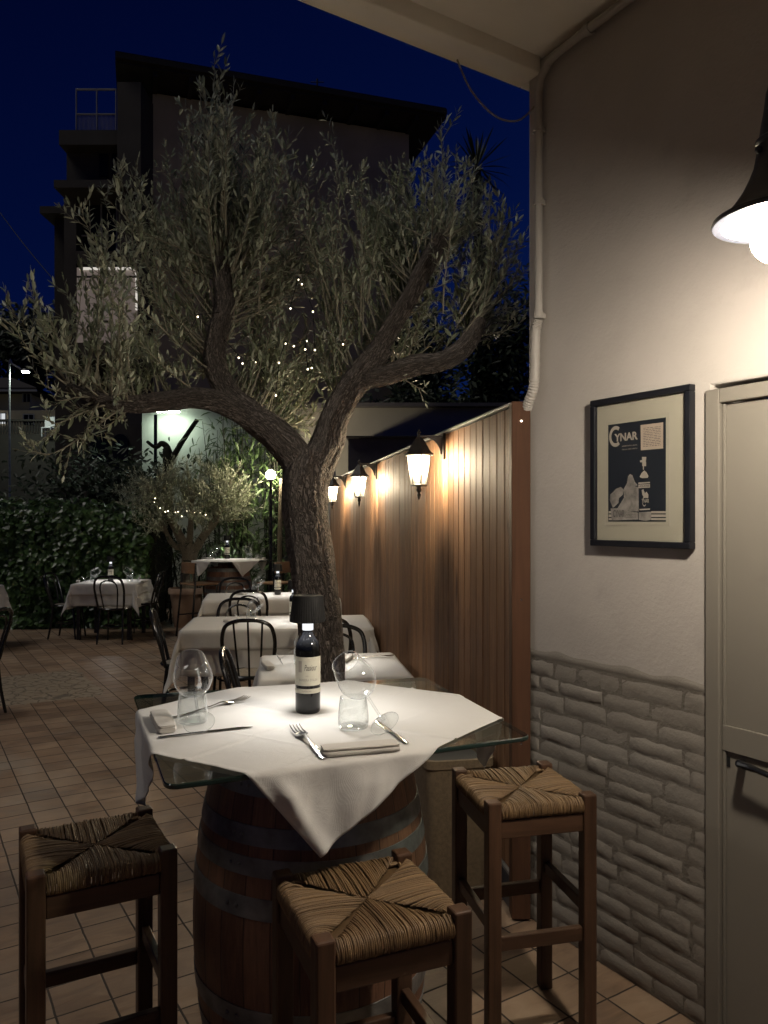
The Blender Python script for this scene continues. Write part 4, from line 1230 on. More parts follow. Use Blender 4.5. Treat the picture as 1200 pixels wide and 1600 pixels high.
# ================================================================ vegetation
def limb_mesh(mb, pts, n=40, seed=0, amp=.10, sub=10):
    """pts: (px, py, Y, half width in px)"""
    w = []
    for px, py, Y, hw in pts:
        p = P(px, py, Y); w.append((p.x, p.y, p.z, hw/1202*Y))
    q = path(w, sub)
    def disp(a, L, i):
        c, s_ = math.cos(a), math.sin(a)
        v = 1+amp*1.1*noise.noise(V((c*1.2, s_*1.2, L*2.2+seed)))
        rg = noise.noise(V((c*3.6+.5*noise.noise(V((L*4, a, seed))), s_*3.6, L*1.9+seed*3)))
        v += amp*.75*(abs(rg)*2-.5)
        v += amp*.35*noise.noise(V((c*9, s_*9, L*7+seed)))
        v += amp*.5*(abs(noise.noise(V((c*6.5+.6*noise.noise(V((L*7, a, seed+2))), s_*6.5, L*2.6+seed))))*2.2-.5)
        v += amp*.9*max(0, noise.noise(V((c*1.6, s_*1.6, L*5+seed*7)))-.15)
        return v
    mb.tube([x[:3] for x in q], [x[3]*(.95 if seed == 1 else .86) for x in q], n, disp=disp)
    return [V(x[:3]) for x in q]
def shoot(tw, lf, o, tgt, leafL, spacing, r0, start=.2, side=.5, sag=.25, sideL=(.08, .22), wr=.29, tipup=.2):
    d = tgt-o; L = d.length
    c1 = o+d*.36+V((d.x*.16, d.y*.16, -sag*.12*L))+V((U(-1, 1), U(-1, 1), U(-1, 1)))*L*.07
    c2 = tgt-V((d.x*.06, d.y*.06, tipup*L))
    n = max(6, int(L/.05))
    pts = []
    for i in range(n+1):
        t = i/n; b = (1-t)
        pts.append(o*b**3+c1*(3*b*b*t)+c2*(3*b*t*t)+tgt*t**3)
    if tw is not None: tw.tube(pts, [r0*(1-.8*i/n) for i in range(n+1)], 5, cap=False)
    def leaves(pp, s0):
        acc = 0; nxt = 0; k = rng.random()*3
        Lt = sum((pp[i+1]-pp[i]).length for i in range(len(pp)-1))
        for i in range(len(pp)-1):
            a, b = pp[i], pp[i+1]; sl = (b-a).length
            while nxt <= acc+sl:
                t = nxt/Lt
                if t >= s0:
                    p = a+(b-a)*((nxt-acc)/max(sl, 1e-6)); ax = (b-a).normalized()
                    px_ = ax.cross(V((math.sin(k*2.1), math.cos(k*1.7), .3))).normalized()
                    for sg in (-1, 1):
                        if rng.random() < .12: continue
                        ld = ax*U(.6, 1.15)+px_*sg*U(.45, .95)+V((U(-.22, .22), U(-.22, .22), U(-.12, .28)))
                        ll = leafL*U(.65, 1.15)*(1-.35*max(0, t-.8)/.2)
                        lf.leaf(p, ld, V((U(-.7, .7), U(-.9, .3), 1)), ll, ll*wr*U(.85, 1.15), curl=U(-.25, .3))
                    k += 1.57
                nxt += spacing*U(.75, 1.25)
            acc += sl
        ld = (pp[-1]-pp[-2]); lf.leaf(pp[-1], ld, V((U(-1, 1), U(-1, 1), .5)), leafL*.75, leafL*.75*wr)
    leaves(pts, start)
    if side > 0:
        acc = 0
        for i in range(1, n):
            if i/n > start*.8 and rng.random() < side*(L/n)/.06:
                ax = (pts[i+1]-pts[i-1]).normalized()
                sd = ax.cross(V((U(-1, 1), U(-1, 1), U(-1, 1)))).normalized()
                l2 = U(*sideL)*(1.1-.6*i/n)
                e = pts[i]+(ax*.7+sd*.75+V((0, 0, .3))).normalized()*l2
                mid = (pts[i]+e)/2+V((0, 0, -.06*l2))
                pp = [pts[i], mid, e]
                if tw is not None: tw.tube(pp, [r0*.4, r0*.3, r0*.15], 4, cap=False)
                leaves(pp, .1)
# ---------------------------------------------------------------- main olive
olive = thing('olive_tree', 'large olive tree with forked gnarled trunk in the middle of the patio', 'tree', V((-.32, 3.95, 0)))
OB = V(olive.location)
def ob(mb, name, mat, par, **k):
    b = V(par.location); mb.v = [(x-b.x, y-b.y, z-b.z) for x, y, z in mb.v]; return mb.build(name, mat, par, **k)
m = MB(); TY_ = 3.95
limbs = {}
limb_mesh(m, [(503, 1312, TY_, 66), (503, 1240, TY_, 47), (503, 1100, TY_, 38), (501, 1000, TY_, 35), (491, 900, TY_, 35.5), (481, 820, TY_, 35), (477, 770, TY_, 37), (480, 735, TY_, 38), (486, 705, TY_, 30)], 84, 1, .11, 16)
limbs['R'] = limb_mesh(m, [(480, 762, TY_, 30), (496, 722, TY_, 30), (512, 690, TY_, 28), (522, 655, TY_-.02, 26), (545, 612, 3.92, 25), (575, 572, 3.90, 24), (600, 540, 3.88, 20)], 60, 2, .12, 12)
limbs['RU'] = limb_mesh(m, [(578, 572, 3.9, 17), (612, 512, 3.87, 18), (640, 465, 3.85, 17), (660, 425, 3.83, 17), (676, 395, 3.82, 16), (690, 370, 3.82, 13)], 44, 3, .13, 12)
limbs['RR'] = limb_mesh(m, [(560, 595, 3.9, 17), (612, 583, 3.86, 18), (650, 571, 3.82, 19), (690, 565, 3.78, 17), (722, 545, 3.76, 16), (740, 520, 3.75, 15), (750, 496, 3.74, 11)], 44, 4, .15, 12)
limbs['L'] = limb_mesh(m, [(480, 765, TY_, 28), (462, 716, TY_, 30), (430, 680, TY_, 29), (395, 652, 3.95, 27), (366, 625, 3.96, 22)], 60, 5, .12, 12)
limbs['LU'] = limb_mesh(m, [(392, 652, 3.96, 22), (354, 612, 3.98, 22), (337, 570, 4.0, 21), (340, 525, 4.02, 19), (351, 480, 4.04, 18), (348, 440, 4.05, 17), (344, 404, 4.05, 14)], 44, 6, .12, 12)
limbs['LL'] = limb_mesh(m, [(400, 658, 3.94, 22), (345, 630, 3.88, 21), (300, 622, 3.82, 19), (250, 628, 3.74, 17), (200, 632, 3.66, 14), (150, 622, 3.60, 12), (104, 603, 3.55, 7)], 44, 7, .12, 12)
ob(m, 'trunk', MAT['bark'], olive, angle=180)
tw = MB(); lf = MB()
LP = [p for k in ('R', 'RU', 'RR', 'L', 'LU', 'LL') for i, p in enumerate(limbs[k]) if not (k in 'RL' and i < len(limbs[k])*.55)]
# named long shoots that make the outline: (tip px, py, Y, foot px, py)
outl = [(335, 92, 4.1, 346, 400), (312, 128, 4.05, 342, 420), (365, 130, 4.1, 350, 410), (290, 165, 4.0, 335, 470), (385, 195, 4.1, 352, 440), (180, 262, 3.8, 330, 560), (215, 275, 3.9, 325, 500),
        (125, 320, 3.6, 330, 565), (258, 230, 4.0, 340, 480), (430, 185, 4.1, 352, 460), (450, 210, 3.9, 360, 520), (520, 200, 4.2, 600, 530), (535, 245, 3.9, 610, 515), (488, 255, 4.0, 590, 550),
        (690, 195, 3.9, 688, 380), (680, 250, 3.7, 670, 410), (640, 260, 4.0, 660, 430), (605, 258, 3.9, 640, 465), (765, 285, 3.7, 745, 500), (740, 300, 3.9, 748, 500), (717, 290, 3.85, 690, 380), (790, 330, 3.75, 748, 505),
        (812, 412, 3.65, 745, 510), (800, 372, 3.8, 748, 500), (778, 345, 3.6, 740, 520), (815, 500, 3.7, 735, 530), (8, 455, 3.45, 120, 606), (60, 470, 3.55, 130, 612), (20, 500, 3.4, 110, 604), (45, 440, 3.6, 150, 615),
        (100, 440, 3.65, 190, 628), (150, 405, 3.7, 300, 622), (80, 500, 3.4, 170, 622), (95, 545, 3.4, 150, 622), (60, 590, 3.35, 130, 612), (42, 690, 3.35, 150, 632), (60, 700, 3.3, 160, 640), (128, 690, 3.4, 170, 630), (75, 655, 3.4, 180, 632),
        (664, 604, 3.75, 600, 590)]
def near(p):
    return min(LP, key=lambda q: (q-p).length+U(0, .12))
for (tx, ty, Y, fx, fy) in outl:
    tgt = P(tx, ty, Y); base = P(fx, fy, 3.9); o = near(base)
    shoot(tw, lf, o, tgt, U(.048, .066), .034, .0055, .22, .55, .25, (.10, .26))
regs = [(335, 245, 60, 95, 32), (335, 340, 110, 120, 46), (235, 390, 95, 90, 40), (160, 490, 90, 80, 24), (130, 565, 75, 60, 11), (250, 520, 110, 80, 34), (250, 585, 90, 40, 16), (430, 310, 95, 105, 54),
        (470, 450, 115, 105, 60), (440, 545, 110, 70, 44), (470, 615, 60, 55, 26), (560, 370, 105, 110, 46), (600, 300, 75, 55, 32), (690, 390, 85, 120, 60), (640, 470, 70, 80, 24), (715, 305, 60, 65, 34), (760, 430, 45, 85, 22),
        (785, 480, 28, 60, 10), (110, 640, 60, 30, 5), (170, 655, 60, 25, 4), (540, 520, 60, 60, 20)]
bound = [(120, 335), (180, 268), (258, 235), (300, 150), (335, 120), (370, 165), (430, 190), (490, 250), (540, 245), (605, 260), (650, 252), (690, 205), (740, 292), (780, 300), (812, 400)]
for k in range(64):
    i = rng.randrange(len(bound)-1); f = rng.random()
    tx = bound[i][0]+(bound[i+1][0]-bound[i][0])*f; ty = bound[i][1]+(bound[i+1][1]-bound[i][1])*f+abs(rng.gauss(25, 35))
    tgt = P(tx, ty, 4.0+rng.gauss(0, .22)-.2*max(0, (tx-640)/180))
    o = near(tgt+V((-.1*(tgt.x+.35), 0, -U(.7, 1.2)))); o = o+(tgt-o)*U(.25, .45)
    shoot(tw, lf, o, tgt, U(.046, .062), .033, .0045, .2, .4, .1, (.08, .2))
for cx, cy, rx, ry, n in regs:
    for k in range(int(n*.64)):
        a = U(0, 2*PI); r_ = .88*math.sqrt(rng.random())
        tx = cx+rx*r_*math.cos(a); ty = cy+ry*r_*math.sin(a)
        Yb = 3.95-.45*max(0, (330-tx)/330)-.15*max(0, (tx-600)/220)
        Y = Yb+(rng.gauss(.02, .22) if tx < 200 else .10+abs(rng.gauss(0, .36)))
        tgt = P(tx, ty, Y)
        o = near(tgt+V((0, 0, -U(.25, .6))))
        if (tgt-o).length > 1.3: o = o+(tgt-o)*.45
        shoot(tw, lf, o, tgt, U(.046, .066), .038, .0052, .25, .5, .2, (.08, .22))
ob(tw, 'twigs', MAT['twig'], olive)
ob(lf, 'foliage', MAT['olive_leaf'], olive, smooth=False)

# ---------------------------------------------------------------- fairy lights in the big olive
def fairy(label, pts, parent_name, rad):
    o = thing(parent_name, label, 'string lights', pts[0])
    b = V(pts[0])
    m = MB(); m.tube([p-b+V((0, 0, .012)) for p in pts], .0022, 5); m.build('wire', MAT['black_metal'], o)
    src = None
    for p in pts:
        if src is None:
            mm = MB(); mm.sphere((0, 0, 0), rad, 8, 6); src = mm.build('bulb', MAT['fairy'], o)
            src.location = p-b
        else:
            c = src.copy(); C.objects.link(c); c.parent = o; c.location = p-b
    return o
fl_ = [(94, 563), (99, 548), (242, 631), (309, 495), (343, 492), (343, 527), (373, 559), (379, 568), (399, 566), (431, 618), (436, 567), (446, 537), (459, 541), (479, 533), (477, 546), (481, 577), (487, 575), (492, 547), (489, 487), (472, 444), (466, 437), (454, 482), (536, 538)]
fairy('warm fairy lights strung through the big olive crown', [P(x, y, 3.95+-.02+.12*math.sin(i*1.7)-.4*max(0, (300-x)/300)) for i, (x, y) in enumerate(fl_)], 'fairy_lights', .004)

# ---------------------------------------------------------------- small potted olive
p0 = P(291, 813, 11.75); p0.z = 0
pot = thing('potted_olive_tree', 'small olive tree with fairy lights in a large terracotta pot', 'tree', p0)
MAT['terracotta'] = pm('terracotta_pot', (.30, .19, .125), (.40, .28, .20), 5, rough=.75, bump=.2, bscale=30)
m = MB(); m.lathe([(.001, 0), (.175, 0), (.185, .03), (.225, .40), (.24, .50), (.265, .505), (.27, .55), (.262, .59), (.235, .592), (.228, .53)], 40); m.build('pot', MAT['terracotta'], pot)
m = MB(); m.lathe([(.229, .535), (.001, .55)], 24); m.build('soil', MAT['ground'], pot)
m = MB(); SY = 11.75
sl = []
limb_mesh(m, [(293, 925, SY, 13), (293, 895, SY, 12), (296, 868, SY, 12), (297, 850, SY, 12)], 24, 11, .1, 6)
sl += limb_mesh(m, [(294, 872, SY, 9), (284, 845, SY, 8), (266, 810, SY, 7), (250, 785, SY-.1, 5), (235, 765, SY-.2, 3)], 18, 12, .1, 6)
sl += limb_mesh(m, [(299, 872, SY, 9), (315, 842, SY, 7.5), (335, 815, SY, 6.5), (350, 785, SY, 5), (362, 750, SY, 3)], 18, 13, .1, 6)
sl += limb_mesh(m, [(288, 862, SY, 6), (268, 848, SY, 4.5), (256, 822, SY-.1, 3)], 14, 14, .1, 6)
sl += limb_mesh(m, [(295, 855, SY, 6), (298, 820, SY+.1, 5), (300, 780, SY+.1, 3)], 14, 15, .1, 6)
ob(m, 'trunk', MAT['bark_pale'], pot, angle=180)
tw = MB(); lf = MB()
for cx, cy, rx, ry, n in ((235, 770, 62, 42, 95), (300, 758, 62, 42, 95), (355, 765, 50, 45, 80), (275, 735, 60, 25, 50), (225, 800, 40, 22, 30), (385, 785, 22, 28, 20), (340, 800, 40, 18, 26)):
    for k in range(n):
        a = U(0, 2*PI); r_ = math.sqrt(rng.random())
        tgt = P(cx+rx*r_*math.cos(a), cy+ry*r_*math.sin(a), SY+rng.gauss(0, .38))
        o = min(sl[8:], key=lambda q: (q-tgt-V((0, 0, -.25))).length+U(0, .15))
        if (tgt-o).length > .8: o = o+(tgt-o)*.4
        shoot(tw, lf, o, tgt, U(.055, .08), .042, .005, .2, .5, .2, (.1, .25), wr=.26)
ob(tw, 'twigs', MAT['twig'], pot); ob(lf, 'foliage', MAT['olive_leaf'], pot, smooth=False)
f2 = [(182, 680), (175, 706), (215, 745), (250, 770), (268, 765), (318, 775), (335, 770), (360, 800), (395, 765), (447, 775), (485, 775), (520, 790)]
fairy('row of tiny lights in the small potted olive', [P(200+x/4.286, 620+y/4.286, SY-.42) for x, y in f2], 'fairy_lights', .008)

# ---------------------------------------------------------------- ivy hedge
def heart(mb, p, d, up, L):
    d = d.normalized(); sx = d.cross(up)
    if sx.length < 1e-4: sx = V((1, 0, 0))
    sx.normalize(); u = sx.cross(d); W_ = L*.5
    pts = [p, p-sx*W_*.95+d*L*.10+u*.06*L, p-sx*W_*.75+d*L*.55+u*.05*L, p+d*L, p+sx*W_*.75+d*L*.55+u*.05*L, p+sx*W_*.95+d*L*.10+u*.06*L, p+d*L*.45-u*.02*L]
    mb.add(pts, [(0, 6, 1), (1, 6, 2), (2, 6, 3), (3, 6, 4), (4, 6, 5), (5, 6, 0)])
hx0, hx1 = -7.2, -3.55
hedge = thing('ivy_hedge', 'dense ivy hedge with heart shaped leaves along the patio back', 'hedge', V((-5.3, 11.9, 0)))
m = MB(); vs = []; fs = []; nx, nz = 40, 18
def hsurf(u, w):
    x = hx0+(hx1-hx0)*u; top = 1.78+.16*noise.noise(V((x*1.1, 3, 0)))+.1*noise.noise(V((x*3.3, 5, 0)))
    return V((x, 11.55+.14*noise.noise(V((x*1.4, w*2.5, 1)))+.25*max(0, w-.8)*2, top*w))
for i in range(nx+1):
    for j in range(nz+1): vs.append(hsurf(i/nx, j/nz)+V((0, .16, -.06)))
for i in range(nx):
    for j in range(nz): k = i*(nz+1)+j; fs.append((k, k+nz+1, k+nz+2, k+1))
nb = len(vs)
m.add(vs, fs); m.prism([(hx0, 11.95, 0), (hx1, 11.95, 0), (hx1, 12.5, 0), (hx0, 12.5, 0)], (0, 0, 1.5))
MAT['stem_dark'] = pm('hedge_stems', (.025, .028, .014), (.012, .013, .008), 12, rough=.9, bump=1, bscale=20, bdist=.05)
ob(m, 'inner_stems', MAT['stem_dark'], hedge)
lf = MB()
for k in range(6400):
    u, w = rng.random(), rng.random()**.9
    p = hsurf(u, w)+V((0, U(-.10, .14), U(-.03, .06)))
    heart(lf, p, V((U(-.8, .8), U(-.55, -.05), U(-1, -.1))), V((U(-.5, .5), -1, U(.0, .9))), U(.055, .115))
for k in range(900):
    u = rng.random(); p = hsurf(u, 1)+V((0, U(0, .6), U(-.05, .14)))
    heart(lf, p, V((U(-.8, .8), U(-.8, .4), U(-.6, .4))), V((U(-.5, .5), U(-1, 0), 1)), U(.055, .11))
ob(lf, 'foliage', MAT['ivy_leaf'], hedge, smooth=False)

# oleander and bamboo behind the far tables
def strap_plant(name, label, cat, base, x0, x1, y0, y1, ztop, n, leafL, wr, mat, culms, droop=.6, zmin=.05):
    o = thing(name, label, cat, base)
    tw = MB(); lf = MB()
    for k in range(culms):
        x = U(x0, x1); y = U(y0, y1); h = ztop(x)*U(.8, 1.02)
        top = V((x+U(-.3, .3), y+U(-.4, .2), h))
        b = V((x, y, 0)); pts = [b+(top-b)*t+V((0, 0, .0))+V((U(-.02, .02), U(-.02, .02), 0)) for t in (0, .25, .5, .75, 1)]
        tw.tube(pts, [.012, .011, .009, .007, .003], 6)
        for i in range(n//culms):
            t = U(zmin, 1)**.85; q = b+(top-b)*t+V((U(-.22, .22), U(-.25, .2), 0))
            d = V((U(-1, 1), U(-1, .4), U(-droop*1.1, .45)))
            ll = leafL*U(.6, 1.2); lf.leaf(q, d, V((U(-.4, .4), U(-.8, .2), 1)), ll, ll*wr, curl=U(.1, .9)*droop)
    ob(tw, 'stems', MAT['stem_dark'], o); ob(lf, 'foliage', mat, o, smooth=False); return o
strap_plant('oleander_shrub', 'dark oleander shrub with long leaves between ivy hedge and pot', 'shrub', V((-3.3, 12.1, 0)), -4.0, -2.3, 11.95, 12.6, lambda x: 1.45+.25*noise.noise(V((x*2, 0, 3))), 1500, .15, .2, MAT['dark_leaf'], 36)
strap_plant('bamboo_clump', 'leafy bamboo clump lit by the round globe lamp', 'bamboo', V((-2.0, 12.3, 0)), -2.75, -1.35, 12.0, 12.9, lambda x: 3.1+.7*min(1, max(0, (x+2.75)/1.0)), 2800, .20, .19, MAT['bamboo_leaf'], 46, .9)

# dark masses further out
def leafy_mass(name, label, cat, c, rx, ry, rz, n, L, mat, trunk=True, seed=0):
    o = thing(name, label, cat, V((c[0], c[1], 0)))
    lf = MB(); r2 = random.Random(seed)
    cl = []
    for k in range(16):
        a = r2.uniform(0, 2*PI); b = r2.uniform(-1, 1); rr = r2.uniform(.3, .8)
        cl.append(V((c[0]+rx*rr*math.cos(a)*math.sqrt(1-b*b), c[1]+ry*rr*math.sin(a)*math.sqrt(1-b*b), c[2]+rz*rr*b)))
    for k in range(n):
        q = r2.choice(cl); s_ = .5
        p = q+V((r2.gauss(0, rx*s_*.5), r2.gauss(0, ry*s_*.5), r2.gauss(0, rz*s_*.5)))
        if p.z < .1: continue
        lf.leaf(p, V((r2.uniform(-1, 1), r2.uniform(-1, 1), r2.uniform(-1, .6))), V((r2.uniform(-1, 1), -1, 1)), L*r2.uniform(.6, 1.3), L*.4)
    ob(lf, 'foliage', mat, o, smooth=False)
    if trunk:
        m = MB(); h = c[2]
        m.tube(path([(c[0], c[1], 0), (c[0]+.1*rx*r2.uniform(-1, 1), c[1], h*.5), (c[0], c[1], h)], 5), [.07*rx*(1-.5*i/10)+.03 for i in range(11)], 10)
        for q in cl[:8]: m.tube([(c[0], c[1], h*.75), tuple(V((c[0], c[1], h))*.5+q*.5), tuple(q)], [.03*rx+.01, .02*rx+.01, .005], 6)
        ob(m, 'trunk', MAT['stem_dark'], o)
    return o
leafy_mass('dark_shrub', 'unlit dark shrub behind the ivy hedge', 'shrub', (-5.6, 14.5, 1.9), 1.9, .9, 1.1, 2600, .16, MAT['dark_leaf'], True, 2)
leafy_mass('dark_tree', 'black tree silhouette above the street lamp at far left', 'tree', (-24.5, 54, 13.6), 5.5, 3, 3.0, 5000, .6, MAT['dark_leaf'], True, 3)
leafy_mass('dark_shrub', 'low dark foliage showing over the outbuilding roof', 'shrub', (1.4, 17.2, 3.9), 1.9, .5, .75, 2600, .2, MAT['dark_leaf'], True, 8)
leafy_mass('dark_tree', 'dark tree behind the fence next to the plastered wall', 'tree', (2.05, 14.5, 4.6), .95, .8, 1.7, 4200, .17, MAT['dark_leaf'], True, 4)
leafy_mass('dark_tree', 'dark tree behind the right half of the olive crown', 'tree', (1.2, 20, 5.2), 1.1, .9, 1.9, 4200, .2, MAT['dark_leaf'], True, 6)
# spiky palm silhouette
pp = P(745, 262, 24.0)
palm = thing('palm_tree', 'spiky palm silhouette against the blue sky at right', 'palm', V((pp.x, pp.y, 0)))
m = MB(); m.tube([(pp.x+.15, pp.y, 0), (pp.x+.1, pp.y, pp.z*.6), (pp.x, pp.y, pp.z)], [.22, .18, .13], 10); ob(m, 'trunk', MAT['stem_dark'], palm)
lf = MB()
for k in range(70):
    el = R(U(-75, 85)); az = U(0, 2*PI); d = V((math.cos(el)*math.cos(az), math.cos(el)*math.sin(az), math.sin(el)))
    L = U(.9, 1.35); lf.leaf(V((pp.x, pp.y, pp.z+U(-.5, .15) if el < .2 else pp.z)), d, V((0, 0, 1)), L, L*.06, curl=.25 if el < .3 else .03)
ob(lf, 'fronds', MAT['dark_leaf'], palm, smooth=False)
# bare pruned tree in front of the lit wall
bt_ = thing('bare_tree', 'dark pruned bare tree silhouetted on the floodlit wall', 'tree', V((-3.95, 14.0, 0)))
m = MB(); limb_mesh(m, [(262, 950, 14, 9), (262, 780, 14, 8), (262, 712, 14, 9), (258, 700, 14, 6)], 14, 21, .1, 6)
limb_mesh(m, [(266, 722, 14, 6), (285, 690, 14, 4.5), (308, 656, 13.9, 4)], 12, 22, .05, 6)
limb_mesh(m, [(264, 716, 14, 6), (262, 700, 14, 5.5), (253, 693, 14, 5), (243, 699, 14, 3.5), (230, 690, 13.8, 2.5)], 12, 23, .1, 6)
ob(m, 'trunk', MAT['stem_dark'], bt_, angle=180)
# ================================================================ buildings
def pbox(mb, x0, x1, y0, y1, Y, dep, rnd=None):
    """box whose front face (at depth Y) spans the given picture rectangle, dep metres deep"""
    a = P(x0, y1, Y); b = P(x1, y0, Y)
    mb.box(((a.x+b.x)/2, Y+dep/2, (a.z+b.z)/2), (b.x-a.x, dep, b.z-a.z), rnd=rnd)
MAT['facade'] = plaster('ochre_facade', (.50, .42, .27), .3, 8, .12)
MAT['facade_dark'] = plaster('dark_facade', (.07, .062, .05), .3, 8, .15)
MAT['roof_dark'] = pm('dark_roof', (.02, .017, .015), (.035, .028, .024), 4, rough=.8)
MAT['far_frame'] = pm('far_window_frame', (.35, .34, .32), rough=.5)
MAT['dark_pane'] = pm('dark_window_glass', (.01, .012, .018), rough=.3, spec=.2)
MAT['lit_curtain'] = None
t = NT('lit_curtain'); v = t.mapv(t.obj(), (9, 1, .4)); f = t.noise(v, 2.5, 4)
e = t.n('Emission', {'Color': t.mix(f, (.55, .42, .36), (.95, .75, .62)), 'Strength': .06})
d = t.n('BsdfDiffuse', {'Color': (.4, .36, .33, 1)}); MAT['lit_curtain'] = t.surf(t.n('AddShader', {0: e.outputs[0], 1: d.outputs[0]}).outputs[0])
MAT['lit_glow'] = emit('lit_window_edge', (1.0, .93, .82), .34)
MAT['lit_room'] = emit('lit_room', (.95, .98, 1.0), .35)
MAT['lit_dim'] = emit('lit_far_window', (.75, .82, .9), .10)

bld = thing('apartment_building', 'tall dark apartment block with wide eaves behind the olive crown', 'building', V((-2.3, 20, 0)))
A = P(180, 78, 18.0); B = P(697, 167, 20.5)
ez = (A.z+B.z)/2
ed = V((B.x-A.x, B.y-A.y, 0)); EL = ed.length; ed.normalize(); en = V((ed.y, -ed.x, 0))   # en faces the camera
def bp3(s, d, z): return V((A.x, A.y, 0))+ed*s+en*d+V((0, 0, z))
def bprism(mb, s0, s1, d0, d1, z0, z1):
    q = [bp3(s0, d0, z0), bp3(s1, d0, z0), bp3(s1, d1, z0), bp3(s0, d1, z0)]
    mb.prism(q, (0, 0, z1-z0))
zA, zB = A.z, B.z
m = MB(); bprism(m, .85, EL-.75, -9, -.85, 0, ez-.42); ob(m, 'wall', MAT['facade'], bld, smooth=False)
m = MB(); bprism(m, 0, EL, -10, 0, ez-.30, ez-.02)
vs = [bp3(0, 0, ez-.02), bp3(EL, 0, ez-.02), bp3(EL, -10, ez-.02), bp3(0, -10, ez-.02), bp3(2.5, -4.5, ez+1.0), bp3(EL-2.5, -4.5, ez+1.0)]
m.add(vs, [(0, 1, 5, 4), (1, 2, 5), (2, 3, 4, 5), (3, 0, 4)]); roof = ob(m, 'roof', MAT['roof_dark'], bld, smooth=False)
for k in range(9):
    m = MB(); s = .9+k*(EL-1.7)/8; bprism(m, s-.05, s+.05, -.85, -.06, ez-.44, ez-.302)
    ob(m, 'rafter_end', MAT['roof_dark'], bld, smooth=False)
m = MB(); bprism(m, .02, EL-.02, .004, .12, ez-.24, ez-.12); ob(m, 'gutter', MAT['roof_dark'], bld, smooth=False)
m = MB(); c = bp3(5.6, -3.5, ez+.9); m.tube([c, c+V((0, 0, 1.3))], .025, 6)
for k in range(4): m.tube([c+V((-.35+.05*k, 0, .75+.15*k)), c+V((.35-.05*k, 0, .75+.15*k))], .015, 5)
ob(m, 'aerial', MAT['roof_dark'], bld)
# stair tower and balconies on the left flank
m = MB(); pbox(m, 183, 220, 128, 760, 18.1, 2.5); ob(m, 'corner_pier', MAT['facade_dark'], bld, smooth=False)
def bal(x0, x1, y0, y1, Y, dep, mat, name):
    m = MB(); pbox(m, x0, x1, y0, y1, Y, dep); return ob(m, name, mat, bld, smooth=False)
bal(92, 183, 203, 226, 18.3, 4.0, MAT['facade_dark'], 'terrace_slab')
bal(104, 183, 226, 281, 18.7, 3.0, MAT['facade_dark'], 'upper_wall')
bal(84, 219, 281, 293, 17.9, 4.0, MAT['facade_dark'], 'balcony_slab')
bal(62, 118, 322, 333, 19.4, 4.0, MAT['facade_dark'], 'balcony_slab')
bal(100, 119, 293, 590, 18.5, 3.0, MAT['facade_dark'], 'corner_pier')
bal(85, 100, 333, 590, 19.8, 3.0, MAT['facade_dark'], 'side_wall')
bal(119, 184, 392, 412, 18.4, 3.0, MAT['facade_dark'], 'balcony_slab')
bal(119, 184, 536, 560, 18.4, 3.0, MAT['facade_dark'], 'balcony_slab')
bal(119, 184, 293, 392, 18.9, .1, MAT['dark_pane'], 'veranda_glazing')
m = MB()
for x in (119, 157, 181): pbox(m, x, x+1.6, 294, 391, 18.82, .05)
pbox(m, 120.7, 180.9, 367, 368.6, 18.82, .05); pbox(m, 119, 182, 302, 304, 18.76, .05); ob(m, 'veranda_frame', MAT['far_frame'], bld, smooth=False)
m = MB()
for x in (118, 150, 180): pbox(m, x, x+1.2, 138, 203, 18.4, .05)
pbox(m, 119.4, 179.9, 138, 140, 18.4, .05); pbox(m, 119.3, 149.9, 177, 178.6, 18.4, .05); pbox(m, 151.3, 179.9, 177, 178.6, 18.4, .05)
for k in range(30): pbox(m, 120+k*2, 120.5+k*2, 179, 203, 18.42, .02)
ob(m, 'terrace_railing', MAT['far_frame'], bld, smooth=False)
for x0, x1 in ((150, 165), (172, 182), (186, 200)):
    m = MB(); pbox(m, x0*.9+20, x1*.9+20, 240, 276, 18.66, .03); w_ = ob(m, 'window', MAT['dark_pane'], bld, smooth=False)
m = MB(); pbox(m, 120, 214, 418, 535, 17.97, .03); ob(m, 'lit_curtain', MAT['lit_curtain'], bld, smooth=False)
m = MB(); pbox(m, 148, 177, 432, 528, 19.05, .04); ob(m, 'bright_curtain', MAT['lit_room'], bld, smooth=False) if False else None
m = MB(); pbox(m, 124, 213, 417.5, 421, 17.9, .04); pbox(m, 211.5, 214, 421.5, 484, 17.9, .04); ob(m, 'lit_frame', MAT['lit_glow'], bld, smooth=False)
m = MB(); pbox(m, 156, 158.6, 418, 500, 17.84, .04); pbox(m, 120, 213, 431, 433.5, 17.80, .03); pbox(m, 150, 176, 500.5, 503, 17.84, .04); pbox(m, 178, 180, 418, 430.5, 17.84, .03)
ob(m, 'window_bars', MAT['roof_dark'], bld, smooth=False)
# lower storeys of the block, partly lit
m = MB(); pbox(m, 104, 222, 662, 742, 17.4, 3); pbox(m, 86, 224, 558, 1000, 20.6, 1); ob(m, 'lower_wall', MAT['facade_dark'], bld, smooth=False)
for x0, x1 in ((140, 170), (176, 200)):
    m = MB(); a = P(x0, 738, 17.36); b = P(x1, 690, 17.36)
    pts = [(a.x, a.y, a.z), (b.x, a.y, a.z)]+[((a.x+b.x)/2+(b.x-a.x)/2*math.cos(R(t_)), a.y, b.z+(b.x-a.x)/2*math.sin(R(t_))) for t_ in range(0, 181, 20)]
    m.prism(pts, (0, .03, 0)); ob(m, 'arched_window', MAT['dark_pane'], bld, smooth=False)

